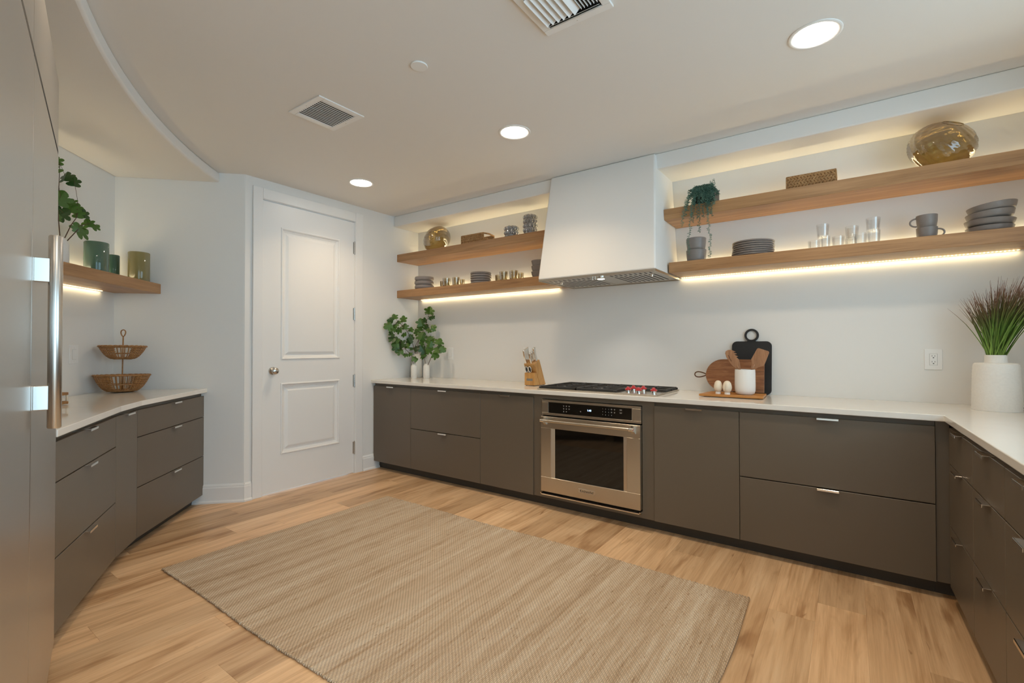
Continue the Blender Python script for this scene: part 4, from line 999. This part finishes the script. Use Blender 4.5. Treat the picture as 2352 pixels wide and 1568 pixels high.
def bowl_profile(r, h, foot=.55, lip=.0025, curve=.6):
    o = [(0, 0), (r*foot, 0)]
    for i in range(1, 8):
        q = i/8; o.append((r*(foot+(1-foot)*q**curve), h*q))
    o += [(r, h*.93), (r-lip*.3, h*.98), (r-lip*.8, h), (r-lip*1.3, h*.97)]
    for i in range(7, 0, -1):
        q = i/8; o.append((r*(foot+(1-foot)*q**curve)-lip*1.3, max(h*q, lip*1.2)))
    return o+[(0, lip*1.3)]
def plate_profile(r, h, foot=.8, lip=.0025, curve=.5):
    return [(0, 0), (r*foot, 0), (r*(foot*.4+.6)*.97, h*.16), (r*.985, h*.36), (r, h*.58), (r*.99, h*.84), (r*.968, h*.98), (r*.945, h), (r*.93, h*.90), (r*.86, h*.45), (r*.6, h*.3), (0, h*.28)]
def stack(name, label, cat, x0, x1, ytop, Y, z, n, overlap, mat_, foot, curve, group, hfac=None, dx=0.0, seedt=0):
    c, r, D = cyl(x0, x1, Y); zt = ztop((x0+x1)/2, ytop, D-r); H_ = zt-z; step = H_/(n-1+1/overlap) if n > 1 else H_; h = step/overlap
    rs = random.Random(seedt)
    for i in range(n):
        o = MB().lathe((plate_profile if foot > .8 else bowl_profile)(r*(1 if i == 0 else rs.uniform(.975, 1)), h, foot, curve=curve), 48).build(name, mat_, smooth=45, loc=(c.x+rs.uniform(-1, 1)*dx, c.y+rs.uniform(-1, 1)*dx, z+i*step))
        tag(o, (ORD[i] if i < n-1 else 'topmost ')+label, cat, group)
    return c, r, D
ORD = ['lowest ', 'second lowest ', 'third lowest ', 'fourth lowest ', 'fifth lowest ', 'sixth lowest ']
stack('serving_bowl', 'deep taupe bowl of the stack beside the door wall', 'bowl', *[jx(v_, 0)[0] for v_ in (90, 432)], jx(0, 330)[1], 3.535, Z3, 3, .97, 'stone2', .82, .40, 'bowls stacked on the lower left shelf', dx=.002)
stack('dinner_plate', 'taupe plate of the stack between the smoky glasses', 'plate', *[jx(v_, 0)[0] for v_ in (1062, 1435)], jx(0, 245)[1], 3.545, Z3, 5, .99, 'stone2', .84, .45, 'plates stacked on the lower left shelf', dx=.003, seedt=2)
stack('stacking_cup', 'taupe handleless cup of the stack beside the range hood', 'cup', *[jx(v_, 0)[0] for v_ in (2125, 2425)], jx(0, 38)[1], 3.545, Z3, 3, .80, 'stone', .70, .55, 'cups stacked on the lower left shelf')
stack('round_bowl', 'rounded taupe bowl of the pair beneath the trailing plant', 'bowl', *[gx(v_, 0)[0] for v_ in (397, 638)], gx(0, 937)[1], 3.530, Z4, 2, .95, 'stone', .72, .26, 'bowls stacked under the trailing plant', dx=.003, seedt=4)
stack('dinner_plate', 'taupe plate of the seven stacked on the right shelf', 'plate', *[gx(v_, 0)[0] for v_ in (927, 1440)], gx(0, 958)[1], 3.535, Z4, 7, .99, 'stone', .86, .5, 'plates stacked on the lower right shelf', dx=.003, seedt=6)

def glass(label, x0, x1, Y, z, h, m='smoke', group=None, base=.012, name='tumbler', taper=.93):
    c, r, D = cyl(x0, x1, Y)
    o = MB().lathe([(0, 0), (r*taper*.96, 0), (r*taper, .003), (r, h), (r-.0016, h), (r*taper-.0022, base), (0, base)], 32).build(name, m, smooth=35, loc=(c.x, c.y, z))
    return tag(o, label, 'glass', group), c, r
for (a, b_, Y, lab) in ((535, 672, 3.640, 'amber-grey tumbler beside the bowls, near the wall'), (580, 720, 3.490, 'amber-grey tumbler beside the bowls, near the shelf edge'), (748, 885, 3.500, 'amber-grey tumbler between bowls and plates, close to the shelf edge'), (838, 975, 3.645, 'amber-grey tumbler between bowls and plates, close to the wall'),
                        (1496, 1640, 3.640, 'amber-grey tumbler right beside the five plates, near the wall'), (1572, 1722, 3.490, 'amber-grey tumbler right beside the five plates, near the shelf edge'), (1746, 1900, 3.500, 'amber-grey tumbler next to the cups by the hood, near the shelf edge'), (1855, 2003, 3.645, 'amber-grey tumbler next to the cups by the hood, near the wall')):
    glass(lab, jx(a, 0)[0], jx(b_, 0)[0], Y, Z3, .088, 'smoke', 'smoky tumblers on the lower left shelf')
spots = [(185, 500, 3.62, 'single clear glass nearest the tall plate stack'), (505, 738, 3.50, 'bottom glass of the clear pair nearest the tall plate stack'), (775, 1095, 3.56, 'single clear glass between the first and middle clear pairs'), (1095, 1405, 3.66, 'bottom glass of the middle clear pair'), (1312, 1650, 3.55, 'single clear glass between the middle pair and the pair by the mugs'), (1650, 1980, 3.49, 'bottom glass of the clear pair nearest the mugs')]
for a, b_, Y, lab in spots: glass(lab, qx(a, 0)[0], qx(b_, 0)[0], Y, Z4, .080, 'clear', 'clear glasses on the lower right shelf')
for a, b_, Y, lab in ((395, 715, 3.50, 'top glass of the clear pair nearest the tall plate stack'), (1100, 1450, 3.66, 'top glass of the middle clear pair'), (1610, 1985, 3.49, 'top glass of the clear pair nearest the mugs')):
    glass(lab, qx(a, 0)[0], qx(b_, 0)[0], Y, Z4+.0715, .080, 'clear', 'clear glasses on the lower right shelf', taper=.86)

# stacked mugs
def mug(label, x0, x1, Y, z, h, ang):
    c, r, D = cyl(x0, x1, Y); t = thing('mug', label, 'mug', (c.x, c.y, z))
    MB().lathe([(0, 0), (r*.80, 0), (r*.88, .004), (r*.97, h*.5), (r, h), (r-.003, h), (r*.93, h*.4), (r*.8, .006), (0, .006)], 40).build('cup', 'stone', t, smooth=40)
    dv = Vector((math.cos(ang), math.sin(ang), 0)); pts = []
    for i in range(13):
        a = PI/2-PI*i/12; pts.append(dv*(r*.93+.030*math.cos(a))+Vector((0, 0, h*.50+h*.33*math.sin(a))))
    MB().tube(pts, .0045, 8).build('handle', 'stone', t, smooth=True)
mx0, mx1 = hx_(770, 0)[0], hx_(962, 0)[0]; cm, rm_, Dm = cyl(mx0, mx1, 3.55); mh = (ztop((mx0+mx1)/2, hx_(0, 935)[1], Dm-rm_)-Z4)/2
ra = -az((mx0+mx1)/2)
mug('taupe mug at the bottom of the pair, handle toward the leaning bowls', mx0, mx1, 3.55, Z4, mh, ra-.15)
mug('taupe mug resting on another mug, handle toward the clear glasses', mx0, mx1, 3.55, Z4+mh, mh, ra+PI+.15)
# shallow bowls tipped in a stack
bc, br_, bD = cyl(hx_(1178, 0)[0], hx_(1640, 0)[0], 3.545)
bl4 = [('shallow taupe bowl at the very bottom of the leaning stack', 0, .0, 0, .95, .035), ('shallow taupe bowl second from the bottom of the leaning stack', .0355, .03, .0, 1.0, .034), ('shallow taupe bowl second from the top of the leaning stack', .0700, -.07, .004, .96, .040), ('shallow taupe bowl tipped on top of the leaning stack', .1060, -.11, .012, .98, .040)]
for lab, dz, rot, dx, k, h in bl4:
    o = MB().lathe(bowl_profile(br_*k, h, .70, curve=.24), 48).build('shallow_bowl', 'stone', smooth=45, loc=(bc.x+dx, bc.y, Z4+dz+abs(rot)*br_*.55)); o.rotation_euler = (0, rot, 0); tag(o, lab, 'bowl')

# ------------------------------------------------------------------ trailing plant
pc = ony(1622, 470, 3.52); po = thing('trailing_plant', 'trailing string plant in a black square pot on the upper right shelf', 'plant', (pc.x, 3.52, Z2))
hw = .072; ph_ = ony(1650, 425, 3.44).z-Z2
b = MB(); b.box(-hw, hw, -hw, hw, 0, .01); b.box(-hw, -hw+.006, -hw, hw, .01, ph_); b.box(hw-.006, hw, -hw, hw, .01, ph_); b.box(-hw+.006, hw-.006, -hw, -hw+.006, .01, ph_); b.box(-hw+.006, hw-.006, hw-.006, hw, .01, ph_)
b.build('pot', 'pot', po, bevel=.002)
MB().box(-hw+.006, hw-.006, -hw+.006, hw-.006, ph_-.03, ph_-.015).build('soil', 'soil', po)
rv_ = random.Random(21)
def vine(x0, xe, ybot, yoff):
    ze = ony(gx(xe, 0)[0], gx(0, ybot)[1], 3.395).z-Z2; xb = ony(gx(xe, 0)[0], gx(0, ybot)[1], 3.395).x-pc.x
    pts = [Vector((x0*.5, rv_.uniform(-.04, .03), ph_-.02)), Vector((x0*.8, -hw*.5, ph_+.018+rv_.uniform(0, .018))), Vector((x0, -hw-.012+yoff, ph_-.002))]
    n = max(3, int((ph_-ze)/.03)); st = pts[-1]
    front = min(yoff-hw-.012, -.125) 
    for i in range(1, n+1):
        s = i/n; z = st.z+(ze-st.z)*s; yy = -hw-.012+yoff if z > .055 else front+yoff*.3
        pts.append(Vector((x0+(xb-x0)*min(1, s*1.3)+rv_.uniform(-.004, .004), yy+rv_.uniform(-.003, .003), z)))
    m = MB().tube(pts, .0011, 5); 
    L = sum((pts[i+1]-pts[i]).length for i in range(len(pts)-1)); k = int(L/.0050); 
    for j in range(k):
        d = (j+.5)/k*L; i = 0
        while i < len(pts)-2 and d > (pts[i+1]-pts[i]).length: d -= (pts[i+1]-pts[i]).length; i += 1
        p = pts[i].lerp(pts[i+1], min(1, d/max(1e-6, (pts[i+1]-pts[i]).length)))
        a = rv_.uniform(0, 2*PI); dv = Vector((math.cos(a), -abs(math.sin(a))*.9, rv_.uniform(-.5, .35))).normalized(); ln = rv_.uniform(.012, .019)
        sd = dv.cross(Vector((0, 0, 1))).normalized()*ln*.26; upv = dv.cross(sd).normalized()*ln*.16
        m.add([p, p+dv*ln*.5+sd, p+dv*ln, p+dv*ln*.5-sd, p+dv*ln*.5+upv, p+dv*ln*.5-upv], [(0, 1, 4), (1, 2, 4), (2, 3, 4), (3, 0, 4), (1, 0, 5), (2, 1, 5), (3, 2, 5), (0, 3, 5)])
    m.build('vine', 'vine2' if rv_.random() < .4 else 'vine', po)
for xe, yb_ in ((420, 1160), (670, 1180), (545, 895), (340, 825), (468, 780), (520, 735), (600, 715), (375, 700), (640, 690), (690, 700), (400, 640), (450, 690)):
    vine((xe-575)/245*.075, xe, yb_, rv_.uniform(-.012, .0))
for i in range(56):
    xe = 385+380*i/55+rv_.uniform(-12, 12); vine((xe-575)/245*.078, xe, rv_.uniform(380, 590), rv_.uniform(-.014, .004))
for i in range(14):
    p0 = Vector((rv_.uniform(-.06, .07), rv_.uniform(-.06, .05), ph_)); m = MB(); pts = [p0+Vector((0, 0, -.02)), p0+Vector((rv_.uniform(-.01, .02), 0, .02)), p0+Vector((rv_.uniform(-.02, .03), rv_.uniform(-.02, .01), .03+.03*(p0.x > .03)))]
    m.tube(pts, .0011, 5)
    for j in range(12):
        p = pts[0].lerp(pts[2], j/12)+Vector((0, 0, .004)); a = rv_.uniform(0, 2*PI); dv = Vector((math.cos(a), math.sin(a), rv_.uniform(0, .8))).normalized(); ln = .012; sd = dv.cross(Vector((0, 0, 1))).normalized()*ln*.24
        m.add([p, p+dv*ln*.5+sd, p+dv*ln, p+dv*ln*.5-sd, p+dv*ln*.5+Vector((0, 0, .002))], [(0, 1, 4), (1, 2, 4), (2, 3, 4), (3, 0, 4)])
    m.build('vine', 'vine', po)

# ------------------------------------------------------------------ left shelf and counter things
ZL = 1.7205
def on_left(px, offw): 
    q = K+nL*offw; r = online(px, 784, q, dL); return Vector((r.x, r.y))
def left_cyl(x0, x1, offw):
    a, b_ = az(x0), az(x1); c = on_left((x0+x1)/2, offw); D = c.length; return c, D*math.sin(abs(b_-a)/2), D
for (x0, x1, yt, offw, m, lab) in ((190, 250, 553, .20, 'green', 'wide sage-green glass candle holder on the corner shelf'), (243, 274, 584, .075, 'dgreen', 'small dark green glass candle holder behind the sage-green one'), (292, 344, 577, .225, 'yellow', 'yellow-green glass candle holder at the shelf end by the angled wall')):
    c, r, D = left_cyl(x0, x1, offw); h = ztop((x0+x1)/2, yt, D-r)-ZL
    o = MB().lathe([(0, 0), (r*.97, 0), (r, .006), (r, h-.004), (r-.003, h), (r-.006, h-.003), (r-.007, .012), (0, .010)], 48, rf=lambda a, z: 1+.006*math.sin(9*a)).build('candle_glass', m, smooth=40, loc=(c.x, c.y, ZL)); tag(o, lab, 'candle holder')
c, r, D = left_cyl(116, 158, .17); h = ztop(140, 543, D-r)-ZL
tag(MB().lathe([(0, 0), (r*.92, 0), (r, .008), (r, h*.78), (r*.8, h*.90), (r*.5, h*.96), (r*.48, h), (r*.38, h), (r*.6, h*.86), (0, .02)], 32).build('shelf_vase', 'rough_ceramic', smooth=45, loc=(c.x, c.y, ZL)), 'white vase on the corner shelf half hidden by the refrigerator', 'vase')
uf = lambda x, y: (x/3.92, 300+y/3.92)
mb_ = Vector((c.x, c.y, ZL+h))
branch('fig branch in the white vase on the corner shelf', mb_, [[(570, 955), (640, 850), (690, 780), (700, 640)], [(550, 955), (530, 840), (520, 700), (530, 500), (540, 300)], [(640, 850), (740, 850), (830, 830)]],
       [(560, 275, 80), (600, 410, 95), (670, 450, 80), (600, 610, 110), (690, 650, 70), (730, 690, 70), (675, 700, 80), (600, 745, 110), (720, 745, 75), (800, 750, 80), (540, 785, 50), (700, 865, 70), (770, 900, 105), (820, 835, 70), (870, 860, 65), (470, 350, 100), (450, 560, 110), (460, 700, 100)], uf, 0, .00056*1.55, mdir=(tuple(K+nL*.17), dL))

# two-tier rattan basket
bD = 4.475; bp = Vector((bD*math.sin(az(281)), bD*math.cos(az(281)), ZTL))
def latr(px): return px*bD*math.cos(az(281)+_yaw)**2/FPX
tb = thing('tiered_basket', 'two-tier round rattan fruit basket with a loop handle on the left counter', 'basket', (bp.x, bp.y, ZTL+.002), rot=(math.radians(-1.0), math.radians(-1.2), 0))
def zpx(y): return ztop(281, y, bD)-ZTL
def rbasket(nm, z0, z1, r0, r1, ribs, rings, dense):
    m = MB()
    def pr(s): return r0+(r1-r0)*s**.62, z0+(z1-z0)*(s**1.35)
    for i in range(ribs):
        a = 2*PI*i/ribs; m.tube([((pr(k/6)[0])*math.cos(a), (pr(k/6)[0])*math.sin(a), pr(k/6)[1]) for k in range(7)], .0030, 5)
    va = -PI/2+_yaw+.75  # open ribs turned toward the room
    for j in range(rings):
        s = (j+1)/(rings+1); rr, zz = pr(s)
        gaps = (va, va+PI); pts = []
        n = 48; full = j < 2 or j == rings//2
        if full: m.tube([(rr*math.cos(2*PI*i/n), rr*math.sin(2*PI*i/n), zz) for i in range(n)], .0036, 5, closed=True)
        else:
            for g in gaps:
                a0 = g+.42; a1 = g+PI-.42
                m.tube([((rr)*math.cos(a0+(a1-a0)*i/22), rr*math.sin(a0+(a1-a0)*i/22), zz) for i in range(23)], .0042, 5)
    bo = m.build(nm, 'rattan', tb, smooth=True)
    q = MB(); n = 90
    for ph in (0, PI): q.tube([((r1+.003*math.cos(14*2*PI*i/n+ph))*math.cos(2*PI*i/n), (r1+.003*math.cos(14*2*PI*i/n+ph))*math.sin(2*PI*i/n), z1+.003*math.sin(14*2*PI*i/n+ph)) for i in range(n)], .0048, 6, closed=True)
    q.build('braided_rim', 'rattan', bo, smooth=True)
    MB().lathe([(0, z0-.001), (r0, z0-.001), (r0, z0+.005), (0, z0+.005)], 32).build('floor_disc', 'rattan', bo)
rbasket('lower_basket', .003, zpx(862), latr(27), latr(66), 40, 10, True)
rbasket('upper_basket', zpx(825), zpx(796), latr(19), latr(55.5), 36, 8, True)
MB().tube([(0, 0, .003), (0, 0, zpx(773))], .0042, 8).build('stem', 'rattan', tb, smooth=True)
zr = zpx(773); rr = latr(8.6); vr = Vector((Rv.x, Rv.y, 0))
MB().tube([tuple(vr*(rr*math.sin(a)*(1 if True else 1))*(.55+.45*(1-math.cos(a))/2)+Vector((0, 0, zr+rr*1.15*(1-math.cos(a))))) for a in [2*PI*i/24 for i in range(24)]], .0038, 8, closed=True).build('loop_handle', 'rattan', tb, smooth=True)
# small open wicker holder mostly hidden by the refrigerator
hp_ = onz(118, 931, ZTL); hh_ = thing('wicker_holder', 'small open wicker holder on the left counter beside the refrigerator', 'holder', (hp_.x, hp_.y, ZTL), math.atan2(dL.y, dL.x))
for zz in (.008, .058):
    m = MB(); 
    for k in range(2):
        q = rrect(-.055, .055, -.05, .05, .015, 5); m.tube([(x_, y_, zz+k*.007) for x_, y_ in q], .0045, 6, closed=True)
    m.build('rail', 'rattan', hh_, smooth=True)
m = MB()
for (x_, y_) in rrect(-.055, .055, -.05, .05, .015, 2): m.tube([(x_, y_, .008), (x_, y_, .060)], .0022, 5)
m.build('posts', 'cream', hh_, smooth=True)

# ------------------------------------------------------------------ rug
RX0, RX1, RY0, RY1 = -3.095, -.405, 1.025, 2.560
rug = thing('jute_rug', 'rectangular natural jute rug lying on the oak floor', 'rug', ((RX0+RX1)/2, (RY0+RY1)/2, 0))
nx, ny = 108, 62; rgr = random.Random(9); b = MB(); hw_, hd_ = (RX1-RX0)/2, (RY1-RY0)/2
def rw(x, y): return .0018*math.sin(x*5.1+1)*math.sin(y*4.3)+.0008*math.sin(23*x)
for z in (0, 1):
    for j in range(ny+1):
        for i in range(nx+1):
            x_ = -hw_+2*hw_*i/nx; y_ = -hd_+2*hd_*j/ny
            ex = .010*math.sin(2.1*y_+.5)+.006*math.sin(6*y_) if i in (0, nx) else 0; ey = .012*math.sin(1.7*x_+.4)+.005*math.sin(5.3*x_) if j in (0, ny) else 0
            tx = .040*(1 if i == 0 else 0)*0
            b.v.append((x_+ex, y_+ey+.018*(x_/hw_)*-1*(1 if y_ > 0 else .3)*abs(y_/hd_), (.0095+rw(x_, y_)) if z else .0008))
st = (nx+1)*(ny+1)
for j in range(ny):
    for i in range(nx):
        q = j*(nx+1)+i; b.f.append((st+q, st+q+1, st+q+nx+2, st+q+nx+1)); b.f.append((q, q+nx+1, q+nx+2, q+1))
edge = [(i, 0) for i in range(nx)]+[(nx, j) for j in range(ny)]+[(i, ny) for i in range(nx, 0, -1)]+[(0, j) for j in range(ny, 0, -1)]
ids = [j*(nx+1)+i for i, j in edge]
for k in range(len(ids)): a, c = ids[k], ids[(k+1) % len(ids)]; b.f.append((a, c, st+c, st+a))
top = b.v[st:]; bo = b.build('weave', 'rug', rug, smooth=50)
m = MB()
def bead_line(pts, r0):
    for p, q in zip(pts[:-1], pts[1:]):
        p, q = Vector(p), Vector(q); n = max(1, int((q-p).length/.0105))
        for k in range(n):
            c = p.lerp(q, (k+.5)/n); s = r0*rgr.uniform(.85, 1.2); m.ell((c.x, c.y+rgr.uniform(-.0015, .0015), max(s*.8+.0004, .0065)), (.0062, s*1.0, s*.85), 6, 4)
for jj in (0, ny): bead_line([top[jj*(nx+1)+i] for i in range(nx+1)], .0072)
m.build('knotted_edge', 'rug', rug, smooth=True)['kind'] = 'stuff'
